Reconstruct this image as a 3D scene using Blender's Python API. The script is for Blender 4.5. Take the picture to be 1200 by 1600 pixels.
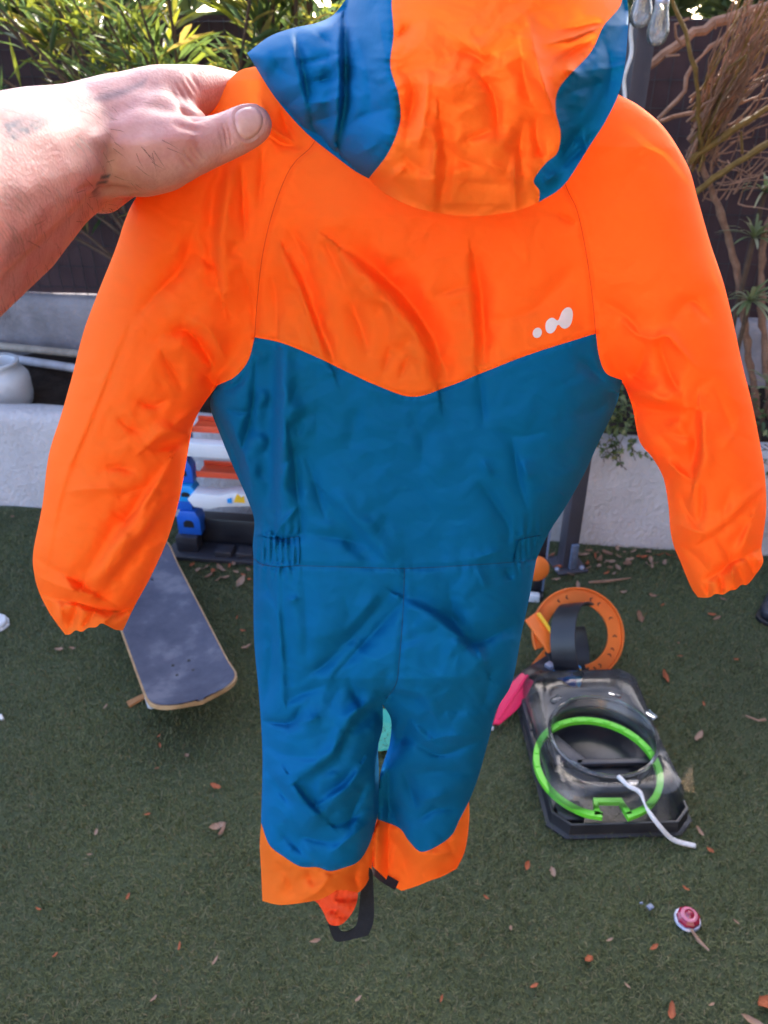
import bpy, bmesh, math, random
import numpy as np
from mathutils import Vector, Matrix
from mathutils.geometry import delaunay_2d_cdt
from mathutils.bvhtree import BVHTree

for _o in list(bpy.data.objects):
    bpy.data.objects.remove(_o)
rng = np.random.default_rng(7)
random.seed(7)
SC = bpy.context.scene
COL = SC.collection

# ------------------------------------------------------------------ camera
CAM_Z, PITCH, FPX = 1.42, math.radians(30.8), 1230.0
cam_d = bpy.data.cameras.new('camera')
cam = bpy.data.objects.new('camera', cam_d)
COL.objects.link(cam)
cam.location = (0, 0, CAM_Z)
cam.rotation_euler = (math.radians(90) - PITCH, 0, 0)
cam_d.sensor_fit = 'VERTICAL'
cam_d.sensor_height = 24.0
cam_d.lens = 24.0 * FPX / 1600.0
cam_d.clip_start = 0.02
cam_d.clip_end = 400
cam_d.dof.use_dof = True
cam_d.dof.focus_distance = 0.52
cam_d.dof.aperture_fstop = 10.0
SC.camera = cam

# ------------------------------------------------------------------ world, sun, exposure
SUN_ELEV, SUN_AZ = math.radians(27), math.radians(12)      # azimuth from +Y towards +X
world = bpy.data.worlds.new('World')
SC.world = world
world.use_nodes = True
wn = world.node_tree
bg = wn.nodes['Background']
sky = wn.nodes.new('ShaderNodeTexSky')
sky.sky_type = 'NISHITA'
sky.sun_disc = False
sky.sun_elevation = SUN_ELEV
sky.sun_rotation = SUN_AZ
sky.air_density = 0.6
sky.dust_density = 3.0
sky.ozone_density = 0.5
wn.links.new(sky.outputs[0], bg.inputs[0])
bg.inputs[1].default_value = 0.15
sun_d = bpy.data.lights.new('sun', 'SUN')
sun_d.energy = 2.4
sun_d.angle = math.radians(0.5)
sun_d.color = (1.0, 0.93, 0.82)
sun = bpy.data.objects.new('sun', sun_d)
COL.objects.link(sun)
_sd = Vector((math.sin(SUN_AZ) * math.cos(SUN_ELEV), math.cos(SUN_AZ) * math.cos(SUN_ELEV), math.sin(SUN_ELEV)))
sun.rotation_euler = (-_sd).to_track_quat('-Z', 'Y').to_euler()
sun.location = (0, 6, 8)
SC.view_settings.view_transform = 'Standard'
SC.view_settings.look = 'None'
SC.view_settings.gamma = 1.0
SC.view_settings.use_curve_mapping = False
SC.view_settings.exposure = 2.85

# ------------------------------------------------------------------ helpers
CP, SP = math.cos(PITCH), math.sin(PITCH)

def ray(px, py):
    px = np.asarray(px, float); py = np.asarray(py, float)
    u = (px - 600.0) / FPX; v = (py - 800.0) / FPX
    return u, CP - v * SP, -SP - v * CP

def at_y(px, py, y):
    a, b, c = ray(px, py)
    t = np.asarray(y, float) / b
    return np.stack(np.broadcast_arrays(a * t, b * t, CAM_Z + c * t), -1)

def at_z(px, py, z=0.0):
    a, b, c = ray(px, py)
    t = (np.asarray(z, float) - CAM_Z) / c
    return np.stack(np.broadcast_arrays(a * t, b * t, CAM_Z + c * t), -1)

def project(P):
    P = np.asarray(P, float)
    x, y, z = P[..., 0], P[..., 1], P[..., 2] - CAM_Z
    d = y * CP - z * SP
    return 600 + FPX * x / d, 800 - FPX * (y * SP + z * CP) / d

ORG = {}

def tag(o, label=None, cat=None, group=None, kind=None):
    if label: o['label'] = label
    if cat: o['category'] = cat
    if group: o['group'] = group
    if kind: o['kind'] = kind
    return o

def empty(name, loc, label=None, cat=None, group=None):
    o = bpy.data.objects.new(name, None)
    COL.objects.link(o)
    o.location = loc
    o.empty_display_size = 0.05
    ORG[o.name] = Vector(loc)
    return tag(o, label, cat, group)

def origin_of(parent):
    o = parent
    while o is not None:
        if o.name in ORG: return ORG[o.name]
        o = o.parent
    return Vector((0, 0, 0))

def mesh_obj(name, verts, faces, mat, parent=None, smooth=False, loc=None):
    verts = np.asarray(verts, float).reshape(-1, 3)
    if parent is not None:
        org = np.array(origin_of(parent))
    elif loc is not None:
        org = np.array(loc, float)
    else:
        org = np.zeros(3)
    me = bpy.data.meshes.new(name)
    me.from_pydata((verts - org).tolist(), [], [list(map(int, f)) for f in faces])
    if mat is not None: me.materials.append(mat)
    if smooth: me.polygons.foreach_set('use_smooth', [True] * len(me.polygons))
    me.update()
    o = bpy.data.objects.new(name, me)
    COL.objects.link(o)
    if parent is not None:
        o.parent = parent
    elif loc is not None:
        o.location = loc
        ORG[o.name] = Vector(loc)
    return o

def big_mesh(name, verts, tris, mat, parent=None, smooth=False):
    """fast triangle mesh from numpy arrays"""
    verts = np.asarray(verts, np.float32).reshape(-1, 3)
    if parent is not None: verts = verts - np.array(origin_of(parent), np.float32)
    tris = np.asarray(tris, np.int32).reshape(-1, 3)
    me = bpy.data.meshes.new(name)
    me.vertices.add(len(verts)); me.vertices.foreach_set('co', verts.ravel())
    me.loops.add(tris.size); me.loops.foreach_set('vertex_index', tris.ravel())
    me.polygons.add(len(tris))
    me.polygons.foreach_set('loop_start', np.arange(0, tris.size, 3, dtype=np.int32))
    if smooth: me.polygons.foreach_set('use_smooth', np.ones(len(tris), bool))
    me.materials.append(mat)
    me.update(calc_edges=True)
    o = bpy.data.objects.new(name, me)
    COL.objects.link(o)
    if parent is not None: o.parent = parent
    return o

class MB:
    """collects shapes (world coordinates) for ONE mesh object"""
    def __init__(self): self.v = []; self.f = []
    def add(self, v, f):
        n = len(self.v)
        self.v += [tuple(map(float, p)) for p in v]
        self.f += [[i + n for i in q] for q in f]
        return self
    def box(self, c, s, rot=None):
        c = Vector(c); hx, hy, hz = s[0] / 2, s[1] / 2, s[2] / 2
        R = rot if rot is not None else Matrix.Identity(3)
        pts = [c + R @ Vector((x * hx, y * hy, z * hz)) for z in (-1, 1) for y in (-1, 1) for x in (-1, 1)]
        return self.add(pts, [(0, 2, 3, 1), (4, 5, 7, 6), (0, 1, 5, 4), (1, 3, 7, 5), (3, 2, 6, 7), (2, 0, 4, 6)])
    def prism(self, poly, lo, hi, frame=None):
        """poly: xy outline (ccw), lo / hi along local z; frame = (origin, 3x3)"""
        O, R = frame if frame else (Vector((0, 0, 0)), Matrix.Identity(3))
        n = len(poly)
        pts = [O + R @ Vector((x, y, lo)) for x, y in poly] + [O + R @ Vector((x, y, hi)) for x, y in poly]
        return self.add(pts, [list(range(n))[::-1], list(range(n, 2 * n))] +
                        [(i, (i + 1) % n, n + (i + 1) % n, n + i) for i in range(n)])
    def tube(self, pts, r, n=8, cap=True, squash=None):
        v, f = tube_geo(pts, r, n, cap, squash)
        return self.add(v, f)
    def lathe(self, prof, c, n=28, R=None):
        """prof: (radius, height) list; c: base point"""
        c = Vector(c); R = R if R is not None else Matrix.Identity(3)
        v = []; f = []
        for (r, h) in prof:
            for k in range(n):
                a = 2 * math.pi * k / n
                v.append(c + R @ Vector((r * math.cos(a), r * math.sin(a), h)))
        for i in range(len(prof) - 1):
            for k in range(n):
                a, b = i * n + k, i * n + (k + 1) % n
                f.append((a, b, b + n, a + n))
        return self.add(v, f)
    def build(self, name, mat, parent=None, smooth=False, bevel=0, seg=2, loc=None):
        o = mesh_obj(name, self.v, self.f, mat, parent, False, loc)
        if bevel:
            bm = bmesh.new(); bm.from_mesh(o.data)
            bmesh.ops.remove_doubles(bm, verts=bm.verts, dist=1e-6)
            es = [e for e in bm.edges if len(e.link_faces) == 2 and e.calc_face_angle(0) > 0.5]
            bmesh.ops.bevel(bm, geom=es, offset=bevel, segments=seg, profile=0.5, affect='EDGES', clamp_overlap=True)
            bm.to_mesh(o.data); bm.free()
            smooth = False
            o.data.polygons.foreach_set('use_smooth', [True] * len(o.data.polygons))
            try: o.data.set_sharp_from_angle(angle=math.radians(35))
            except Exception: pass
        if smooth:
            o.data.polygons.foreach_set('use_smooth', [True] * len(o.data.polygons))
            try: o.data.set_sharp_from_angle(angle=math.radians(45))
            except Exception: pass
        return o

def tube_geo(pts, r, n=8, cap=True, squash=None):
    pts = [Vector(p) for p in pts]; m = len(pts)
    rr = [r] * m if np.isscalar(r) else list(r)
    v = []; f = []
    prev = None
    for i, p in enumerate(pts):
        t = (pts[min(i + 1, m - 1)] - pts[max(i - 1, 0)])
        t = t.normalized() if t.length > 1e-9 else Vector((0, 0, 1))
        if prev is None:
            a = Vector((0, 0, 1)) if abs(t.z) < 0.9 else Vector((1, 0, 0))
            nrm = (a - t * a.dot(t)).normalized()
        else:
            nrm = (prev - t * prev.dot(t)).normalized()
        prev = nrm; bi = t.cross(nrm)
        for k in range(n):
            an = 2 * math.pi * k / n
            sq = squash if squash else 1.0
            v.append(p + (nrm * math.cos(an) * sq + bi * math.sin(an)) * rr[i])
    for i in range(m - 1):
        for k in range(n):
            a, b = i * n + k, i * n + (k + 1) % n
            f.append((a, b, b + n, a + n))
    if cap:
        f.append(list(range(n))[::-1]); f.append(list(range((m - 1) * n, m * n)))
    return v, f

def spline(pts, step=5.0, closed=False):
    """Catmull-Rom through the points, resampled at about `step`"""
    P = np.asarray(pts, float)
    if len(P) == 2:
        n = max(2, int(np.hypot(*(P[1] - P[0])[:2]) / step) + 1)
        return np.linspace(P[0], P[1], n)
    Q = np.vstack([P[-1:], P, P[:2]]) if closed else np.vstack([2 * P[0] - P[1], P, 2 * P[-1] - P[-2]])
    out = []
    for i in range(1, len(Q) - 2):
        p0, p1, p2, p3 = Q[i - 1], Q[i], Q[i + 1], Q[i + 2]
        k = max(2, int(np.linalg.norm(p2 - p1) / step * 3) + 1)
        t = np.linspace(0, 1, k, endpoint=False)[:, None]
        out.append(0.5 * ((2 * p1) + (-p0 + p2) * t + (2 * p0 - 5 * p1 + 4 * p2 - p3) * t ** 2 + (-p0 + 3 * p1 - 3 * p2 + p3) * t ** 3))
    out = np.vstack(out + ([] if closed else [P[-1:]]))
    if closed: out = np.vstack([out, out[:1]])
    d = np.r_[0, np.cumsum(np.linalg.norm(np.diff(out, axis=0), axis=1))]
    n = max(2, int(round(d[-1] / step)) + 1)
    s = np.linspace(0, d[-1], n)
    res = np.stack([np.interp(s, d, out[:, k]) for k in range(out.shape[1])], -1)
    return res[:-1] if closed else res

def vnoise(x, y, seed=0):
    """smooth value noise -1..1 (numpy)"""
    xi = np.floor(x).astype(np.int64); yi = np.floor(y).astype(np.int64)
    fx = x - xi; fy = y - yi
    fx = fx * fx * fx * (fx * (fx * 6 - 15) + 10); fy = fy * fy * fy * (fy * (fy * 6 - 15) + 10)
    def h(a, b):
        n = (a * 374761393 + b * 668265263 + seed * 1442695041) & 0x7fffffff
        n = ((n ^ (n >> 13)) * 1274126177) & 0x7fffffff
        n = (n ^ (n >> 16)) & 0xffff
        return n / 32767.5 - 1.0
    return (h(xi, yi) * (1 - fx) + h(xi + 1, yi) * fx) * (1 - fy) + (h(xi, yi + 1) * (1 - fx) + h(xi + 1, yi + 1) * fx) * fy

# ------------------------------------------------------------------ materials
def new_mat(name):
    m = bpy.data.materials.new(name); m.use_nodes = True
    nt = m.node_tree
    return m, nt, nt.nodes['Principled BSDF'], nt.nodes['Material Output']

def N(nt, kind, **kw):
    n = nt.nodes.new('ShaderNode' + kind)
    for k, v in kw.items():
        if k.startswith('i_'):
            n.inputs[k[2:].replace('_', ' ')].default_value = v
        else:
            setattr(n, k, v)
    return n

def ramp(nt, fac, stops):
    r = nt.nodes.new('ShaderNodeValToRGB')
    el = r.color_ramp.elements
    while len(el) > 1: el.remove(el[-1])
    el[0].position = stops[0][0]; el[0].color = (*stops[0][1], 1)
    for p, c in stops[1:]:
        e = el.new(p); e.color = (*c, 1)
    nt.links.new(fac, r.inputs[0])
    return r

def simple(name, c1, c2=None, rough=0.5, scale=20.0, bump=0.0, bscale=60.0, spec=0.4, metal=0.0, dirt=None, coat=0.0):
    """procedural material: two-tone noise, fine relief, optional dirt colour"""
    m, nt, b, out = new_mat(name)
    L = nt.links
    tc = N(nt, 'TexCoord')
    nz = N(nt, 'TexNoise', i_Scale=scale, i_Detail=5.0, i_Roughness=0.6)
    L.new(tc.outputs['Object'], nz.inputs['Vector'])
    c2 = c2 or tuple(x * 0.82 for x in c1)
    r = ramp(nt, nz.outputs['Fac'], [(0.35, c1), (0.68, c2)])
    col = r.outputs[0]
    if dirt:
        n2 = N(nt, 'TexNoise', i_Scale=scale * 0.45, i_Detail=8.0, i_Roughness=0.7)
        L.new(tc.outputs['Object'], n2.inputs['Vector'])
        rr = ramp(nt, n2.outputs['Fac'], [(0.52, (0, 0, 0)), (0.7, (0.7, 0.7, 0.7))])
        mx = N(nt, 'MixRGB'); mx.inputs[2].default_value = (*dirt, 1)
        L.new(rr.outputs[0], mx.inputs[0]); L.new(col, mx.inputs[1]); col = mx.outputs[0]
    L.new(col, b.inputs['Base Color'])
    b.inputs['Roughness'].default_value = rough
    b.inputs['Specular IOR Level'].default_value = spec
    b.inputs['Metallic'].default_value = metal
    b.inputs['Coat Weight'].default_value = coat
    if bump:
        n3 = N(nt, 'TexNoise', i_Scale=bscale, i_Detail=6.0)
        L.new(tc.outputs['Object'], n3.inputs['Vector'])
        bp = N(nt, 'Bump', i_Strength=bump, i_Distance=0.01)
        L.new(n3.outputs['Fac'], bp.inputs['Height']); L.new(bp.outputs[0], b.inputs['Normal'])
    return m

def fabric(name, c1, c2, trans=0.2, rough=0.5, sheen=0.15):
    m, nt, b, out = new_mat(name)
    L = nt.links
    tc = N(nt, 'TexCoord')
    nz = N(nt, 'TexNoise', i_Scale=9.0, i_Detail=4.0)
    L.new(tc.outputs['Object'], nz.inputs['Vector'])
    r = ramp(nt, nz.outputs['Fac'], [(0.35, c1), (0.65, c2)])
    L.new(r.outputs[0], b.inputs['Base Color'])
    b.inputs['Roughness'].default_value = rough
    b.inputs['Specular IOR Level'].default_value = 0.10
    b.inputs['Sheen Weight'].default_value = sheen
    b.inputs['Sheen Roughness'].default_value = 0.4
    # fine crumple + weave relief
    n1 = N(nt, 'TexNoise', i_Scale=60.0, i_Detail=6.0, i_Roughness=0.6, i_Distortion=0.6)
    n1.noise_dimensions = '3D'
    L.new(tc.outputs['Object'], n1.inputs['Vector'])
    n2 = N(nt, 'TexNoise', i_Scale=1500.0, i_Detail=2.0)
    L.new(tc.outputs['Object'], n2.inputs['Vector'])
    b1 = N(nt, 'Bump', i_Strength=0.12, i_Distance=0.003)
    b2 = N(nt, 'Bump', i_Strength=0.12, i_Distance=0.0006)
    L.new(n1.outputs['Fac'], b1.inputs['Height'])
    L.new(n2.outputs['Fac'], b2.inputs['Height'])
    L.new(b1.outputs[0], b2.inputs['Normal'])
    L.new(b2.outputs[0], b.inputs['Normal'])
    tr = N(nt, 'BsdfTranslucent')
    L.new(r.outputs[0], tr.inputs['Color']); L.new(b2.outputs[0], tr.inputs['Normal'])
    mx = N(nt, 'MixShader'); mx.inputs[0].default_value = trans
    L.new(b.outputs[0], mx.inputs[1]); L.new(tr.outputs[0], mx.inputs[2])
    L.new(mx.outputs[0], out.inputs['Surface'])
    return m

def foliage(name, stops, trans=0.35, rough=0.45):
    """leaf material: colour differs from leaf to leaf, light shines through"""
    m, nt, b, out = new_mat(name)
    L = nt.links
    g = N(nt, 'NewGeometry')
    r = ramp(nt, g.outputs['Random Per Island'], stops)
    L.new(r.outputs[0], b.inputs['Base Color'])
    b.inputs['Roughness'].default_value = rough
    tr = N(nt, 'BsdfTranslucent')
    hs = N(nt, 'HueSaturation', i_Hue=0.47, i_Saturation=1.15, i_Value=1.7)
    L.new(r.outputs[0], hs.inputs['Color'])
    L.new(hs.outputs[0], tr.inputs['Color'])
    mx = N(nt, 'MixShader'); mx.inputs[0].default_value = trans
    L.new(b.outputs[0], mx.inputs[1]); L.new(tr.outputs[0], mx.inputs[2])
    L.new(mx.outputs[0], out.inputs['Surface'])
    return m

def clear_plastic(name, tint=(0.96, 0.965, 0.97), haze=0.035, rough=0.08):
    """thin clear sheet: mostly transparent, Fresnel gloss and a little haze"""
    m, nt, b, out = new_mat(name)
    nt.nodes.remove(b)
    L = nt.links
    t = N(nt, 'BsdfTransparent'); t.inputs[0].default_value = (*tint, 1)
    d = N(nt, 'BsdfDiffuse'); d.inputs[0].default_value = (0.7, 0.7, 0.7, 1)
    gl = N(nt, 'BsdfGlossy'); gl.inputs['Roughness'].default_value = rough
    lw = N(nt, 'Fresnel'); lw.inputs['IOR'].default_value = 1.45
    tc = N(nt, 'TexCoord'); nz = N(nt, 'TexNoise', i_Scale=30.0, i_Detail=6.0)
    L.new(tc.outputs['Object'], nz.inputs['Vector'])
    mr = N(nt, 'MapRange'); mr.inputs['From Min'].default_value = 0.4; mr.inputs['From Max'].default_value = 0.75
    mr.inputs['To Min'].default_value = haze * 0.5; mr.inputs['To Max'].default_value = haze * 2.5
    L.new(nz.outputs['Fac'], mr.inputs[0])
    m1 = N(nt, 'MixShader'); L.new(mr.outputs[0], m1.inputs[0]); L.new(t.outputs[0], m1.inputs[1]); L.new(d.outputs[0], m1.inputs[2])
    m2 = N(nt, 'MixShader'); L.new(lw.outputs[0], m2.inputs[0]); L.new(m1.outputs[0], m2.inputs[1]); L.new(gl.outputs[0], m2.inputs[2])
    bp = N(nt, 'Bump', i_Strength=0.25, i_Distance=0.003); L.new(nz.outputs['Fac'], bp.inputs['Height'])
    L.new(bp.outputs[0], gl.inputs['Normal'])
    L.new(m2.outputs[0], out.inputs['Surface'])
    return m

M = {}
M['orange'] = fabric('orange_nylon', (1.0, 0.200, 0.024), (1.0, 0.222, 0.029), 0.32, 0.75, 0.0)
M['teal'] = fabric('teal_nylon', (0.0006, 0.124, 0.312), (0.0009, 0.137, 0.336), 0.06, 0.75, 0.0)
M['coral'] = fabric('coral_rib', (0.95, 0.11, 0.03), (0.9, 0.09, 0.025), 0.15, 0.7)
M['strap'] = simple('black_elastic', (0.006, 0.006, 0.011), (0.012, 0.012, 0.02), 0.75, 200, 0.3, 900)
M['thread'] = simple('dark_thread', (0.72, 0.085, 0.010), (0.6, 0.07, 0.008), 0.8)
M['thread_teal'] = simple('teal_thread', (0.001, 0.075, 0.20), (0.001, 0.06, 0.16), 0.8)
M['reflect'] = simple('reflective_print', (0.82, 0.80, 0.86), (0.76, 0.74, 0.8), 0.45, 40)
M['wall'] = simple('painted_render', (0.58, 0.54, 0.56), (0.46, 0.425, 0.44), 0.85, 6, 0.8, 70, 0.2, dirt=(0.30, 0.28, 0.27))
M['concrete'] = simple('grey_render', (0.34, 0.31, 0.33), (0.22, 0.20, 0.21), 0.9, 4, 0.6, 50, 0.2, dirt=(0.11, 0.10, 0.10))
M['soil'] = simple('dark_soil', (0.045, 0.032, 0.026), (0.02, 0.015, 0.013), 0.95, 18, 1.0, 60, 0.1)
M['net'] = simple('flare_tinted_net', (0.052, 0.030, 0.034), (0.075, 0.044, 0.047), 0.8, 8, 0.4, 300, 0.2)  # reddish lift of the black netting is lens flare put into the colour
M['wire'] = simple('dark_wire', (0.05, 0.045, 0.05), (0.03, 0.028, 0.03), 0.5)
M['post'] = simple('slate_metal', (0.075, 0.07, 0.09), (0.06, 0.056, 0.074), 0.42, 12, 0.1, 200)  # base tone lightened to stand in for the flare veil over the post
M['bracket'] = simple('grey_blue_metal', (0.16, 0.20, 0.30), (0.10, 0.13, 0.2), 0.4, 30)
M['black'] = simple('black_plastic', (0.012, 0.012, 0.016), (0.022, 0.021, 0.026), 0.35, 14, 0.05, 200, 0.5, dirt=(0.05, 0.045, 0.045))
M['darkgrey'] = simple('dark_grey_plastic', (0.035, 0.036, 0.05), (0.022, 0.022, 0.032), 0.4, 14, 0, 60, 0.5, dirt=(0.06, 0.05, 0.05))
M['blue'] = simple('blue_plastic', (0.012, 0.115, 0.56), (0.01, 0.09, 0.46), 0.35, 9, 0, 60, 0.5)
M['cyan'] = simple('bright_blue_plastic', (0.01, 0.30, 0.75), (0.01, 0.26, 0.68), 0.35, 9, 0, 60, 0.5)
M['toyorange'] = simple('orange_plastic', (0.78, 0.17, 0.025), (0.70, 0.14, 0.02), 0.35, 9, 0, 60, 0.5)
M['toyred'] = simple('red_orange_plastic', (0.70, 0.09, 0.03), (0.62, 0.07, 0.025), 0.38, 9)
M['yellow'] = simple('yellow_plastic', (0.85, 0.50, 0.03), (0.8, 0.45, 0.03), 0.35)
M['white'] = simple('white_plastic', (0.70, 0.71, 0.75), (0.60, 0.61, 0.65), 0.4, 6, 0, 60, 0.5, dirt=(0.42, 0.40, 0.38))
M['green'] = simple('lime_plastic', (0.16, 0.68, 0.04), (0.13, 0.58, 0.035), 0.35, 9)
M['pink'] = simple('pink_plastic', (0.75, 0.03, 0.11), (0.66, 0.02, 0.09), 0.35, 9)
M['tealtoy'] = simple('mint_plastic', (0.05, 0.42, 0.32), (0.04, 0.36, 0.28), 0.4)
M['mark'] = simple('black_print', (0.05, 0.02, 0.012), None, 0.6)
M['clear'] = clear_plastic('clear_blister')
M['wood'] = simple('maple_edge', (0.52, 0.33, 0.17), (0.38, 0.22, 0.11), 0.6, 40)
M['stick'] = simple('split_wood', (0.42, 0.20, 0.08), (0.30, 0.13, 0.05), 0.7, 60)
M['cord'] = simple('white_cord', (0.74, 0.72, 0.72), (0.62, 0.6, 0.6), 0.7, 80)
M['pipe'] = simple('pale_pipe', (0.52, 0.52, 0.58), (0.40, 0.39, 0.44), 0.5, 14, dirt=(0.25, 0.22, 0.2))
M['bamboo'] = simple('old_bamboo', (0.36, 0.30, 0.25), (0.24, 0.2, 0.16), 0.7, 30)
M['twig'] = simple('dry_bark', (0.34, 0.20, 0.14), (0.22, 0.12, 0.08), 0.8, 40, 0.5, 150, 0.2)
M['twig_yellow'] = simple('yellow_bark', (0.24, 0.15, 0.045), (0.15, 0.09, 0.03), 0.75, 40, 0.4, 150, 0.2)
M['stem'] = simple('oleander_stem', (0.13, 0.08, 0.055), (0.075, 0.05, 0.035), 0.8, 30, 0.4, 120, 0.2)
M['oleander'] = foliage('oleander_leaf', [(0.0, (0.040, 0.072, 0.036)), (0.45, (0.065, 0.11, 0.038)), (0.8, (0.12, 0.15, 0.03)), (1.0, (0.21, 0.18, 0.06))], 0.5)
M['strapleaf'] = foliage('strap_leaf', [(0.0, (0.14, 0.19, 0.08)), (0.6, (0.24, 0.28, 0.14)), (1.0, (0.38, 0.38, 0.24))], 0.35)
M['creeper'] = foliage('creeper_leaf', [(0.0, (0.05, 0.08, 0.03)), (0.6, (0.11, 0.15, 0.05)), (1.0, (0.22, 0.24, 0.10))], 0.3)
M['far'] = foliage('far_leaf', [(0.0, (0.05, 0.08, 0.035)), (0.6, (0.09, 0.13, 0.05)), (1.0, (0.16, 0.18, 0.08))], 0.3)
M['facade'] = simple('brown_facade', (0.20, 0.175, 0.15), (0.17, 0.15, 0.13), 0.85, 3, 0.4, 60, 0.2)
M['dryleaf'] = simple('dry_leaf', (0.22, 0.115, 0.075), (0.30, 0.17, 0.115), 0.75, 40, 0.3, 120, 0.2)
M['dryleaf2'] = simple('pale_dry_leaf', (0.36, 0.24, 0.18), (0.26, 0.15, 0.10), 0.75, 40, 0.3, 120, 0.2)
M['dryleaf3'] = simple('rusty_dry_leaf', (0.30, 0.075, 0.035), (0.4, 0.13, 0.06), 0.75, 40, 0.3, 120, 0.2)
M['glass'] = clear_plastic('bulb_glass', (0.97, 0.96, 0.98), 0.2, 0.06)  # extra whitish haze stands in for flare and glints on the bulbs
M['filament'] = simple('brass_filament', (0.6, 0.45, 0.25), None, 0.35, metal=0.8)
M['gem'] = simple('red_gem_plastic', (0.30, 0.006, 0.035), (0.20, 0.004, 0.025), 0.15, 40, spec=0.7, coat=0.6)
M['gem_swirl'] = simple('pink_gem_plastic', (0.62, 0.22, 0.30), (0.5, 0.15, 0.22), 0.2, 40)
M['silver'] = simple('silver_rim', (0.45, 0.47, 0.6), (0.3, 0.32, 0.42), 0.3, 60, metal=0.4)

# ================================================================== setting
def wall_y(x): return 2.257 - 0.124 * x
def fence_y(x): return 2.94 - 0.124 * x
YAW = math.atan(-0.124)
RW = Matrix.Rotation(YAW, 3, 'Z')

# ground -------------------------------------------------------------
def turf_base_material():
    m, nt, b, out = new_mat('turf_backing')
    L = nt.links
    tc = N(nt, 'TexCoord')
    n1 = N(nt, 'TexNoise', i_Scale=220.0, i_Detail=4.0)
    n2 = N(nt, 'TexNoise', i_Scale=2.2, i_Detail=5.0)
    L.new(tc.outputs['Object'], n1.inputs['Vector']); L.new(tc.outputs['Object'], n2.inputs['Vector'])
    r = ramp(nt, n1.outputs['Fac'], [(0.35, (0.042, 0.056, 0.027)), (0.6, (0.070, 0.088, 0.042)), (0.75, (0.10, 0.112, 0.06))])
    mx = N(nt, 'MixRGB', blend_type='MULTIPLY'); mx.inputs[0].default_value = 0.6
    r2 = ramp(nt, n2.outputs['Fac'], [(0.35, (0.7, 0.7, 0.7)), (0.65, (1, 1, 1))])
    L.new(r.outputs[0], mx.inputs[1]); L.new(r2.outputs[0], mx.inputs[2])
    L.new(mx.outputs[0], b.inputs['Base Color'])
    b.inputs['Roughness'].default_value = 0.95
    return m

g = mesh_obj('ground', [(-60, -40, 0), (60, -40, 0), (60, 80, 0), (-60, 80, 0)], [(0, 1, 2, 3)], turf_base_material())
tag(g, 'green artificial turf covering the yard', None, None, 'structure')

def turf():
    n = 520000
    x = rng.uniform(-2.1, 2.1, n); y = 0.45 + 1.95 * rng.random(n) ** 1.15
    t = np.sqrt(y * y + CAM_Z ** 2)
    k = (np.abs(x) < 0.62 * t + 0.1) & (y < wall_y(x) - 0.004)
    x, y = x[k], y[k]; n = len(x)
    clump = vnoise(x * 55, y * 55, 3)
    az = rng.uniform(0, 2 * np.pi, n) + clump * 1.2
    lean = rng.uniform(0.25, 1.25, n)
    ln = rng.uniform(0.007, 0.016, n) * (1 + 0.25 * vnoise(x * 9, y * 9, 5))
    w = rng.uniform(0.0005, 0.0010, n)
    d = np.stack([np.cos(az) * np.sin(lean), np.sin(az) * np.sin(lean), np.cos(lean)], -1)
    az2 = az + rng.normal(0, 0.9, n); lean2 = np.minimum(lean + rng.uniform(0.1, 0.9, n), 1.7)
    d2 = np.stack([np.cos(az2) * np.sin(lean2), np.sin(az2) * np.sin(lean2), np.cos(lean2)], -1)
    s = np.stack([-np.sin(az), np.cos(az), np.zeros(n)], -1) * w[:, None]
    p = np.stack([x, y, np.full(n, 0.0005)], -1)
    a = p + d * (ln * 0.55)[:, None]
    c = a + d2 * (ln * 0.55)[:, None]
    c[:, 2] = np.maximum(c[:, 2], 0.002)
    V = np.stack([p - s, p + s, a + s * 0.9, a - s * 0.9, c], 1).reshape(-1, 3)
    b = (np.arange(n) * 5)[:, None]
    T = np.concatenate([b + [0, 1, 2], b + [0, 2, 3], b + [3, 2, 4]], 1).reshape(-1, 3)
    m, nt, bs, out = new_mat('turf_fibre')
    L = nt.links
    gg = N(nt, 'NewGeometry')
    tc = N(nt, 'TexCoord')
    nz = N(nt, 'TexNoise', i_Scale=2.5, i_Detail=4.0); L.new(tc.outputs['Object'], nz.inputs['Vector'])
    r = ramp(nt, gg.outputs['Random Per Island'], [(0.0, (0.062, 0.080, 0.031)), (0.45, (0.095, 0.114, 0.045)), (0.82, (0.132, 0.146, 0.066)), (0.94, (0.19, 0.175, 0.10)), (1.0, (0.17, 0.135, 0.078))])
    mx = N(nt, 'MixRGB', blend_type='MULTIPLY'); mx.inputs[0].default_value = 1.0
    r2 = ramp(nt, nz.outputs['Fac'], [(0.3, (0.80, 0.80, 0.84)), (0.7, (1.1, 1.08, 1.0))])
    L.new(r.outputs[0], mx.inputs[1]); L.new(r2.outputs[0], mx.inputs[2])
    L.new(mx.outputs[0], bs.inputs['Base Color'])
    bs.inputs['Roughness'].default_value = 0.55
    bs.inputs['Specular IOR Level'].default_value = 0.25
    o = big_mesh('turf_fibres', V, T, m)
    tag(o, 'short curled green fibres of the artificial turf', None, None, 'stuff')
turf()

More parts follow.
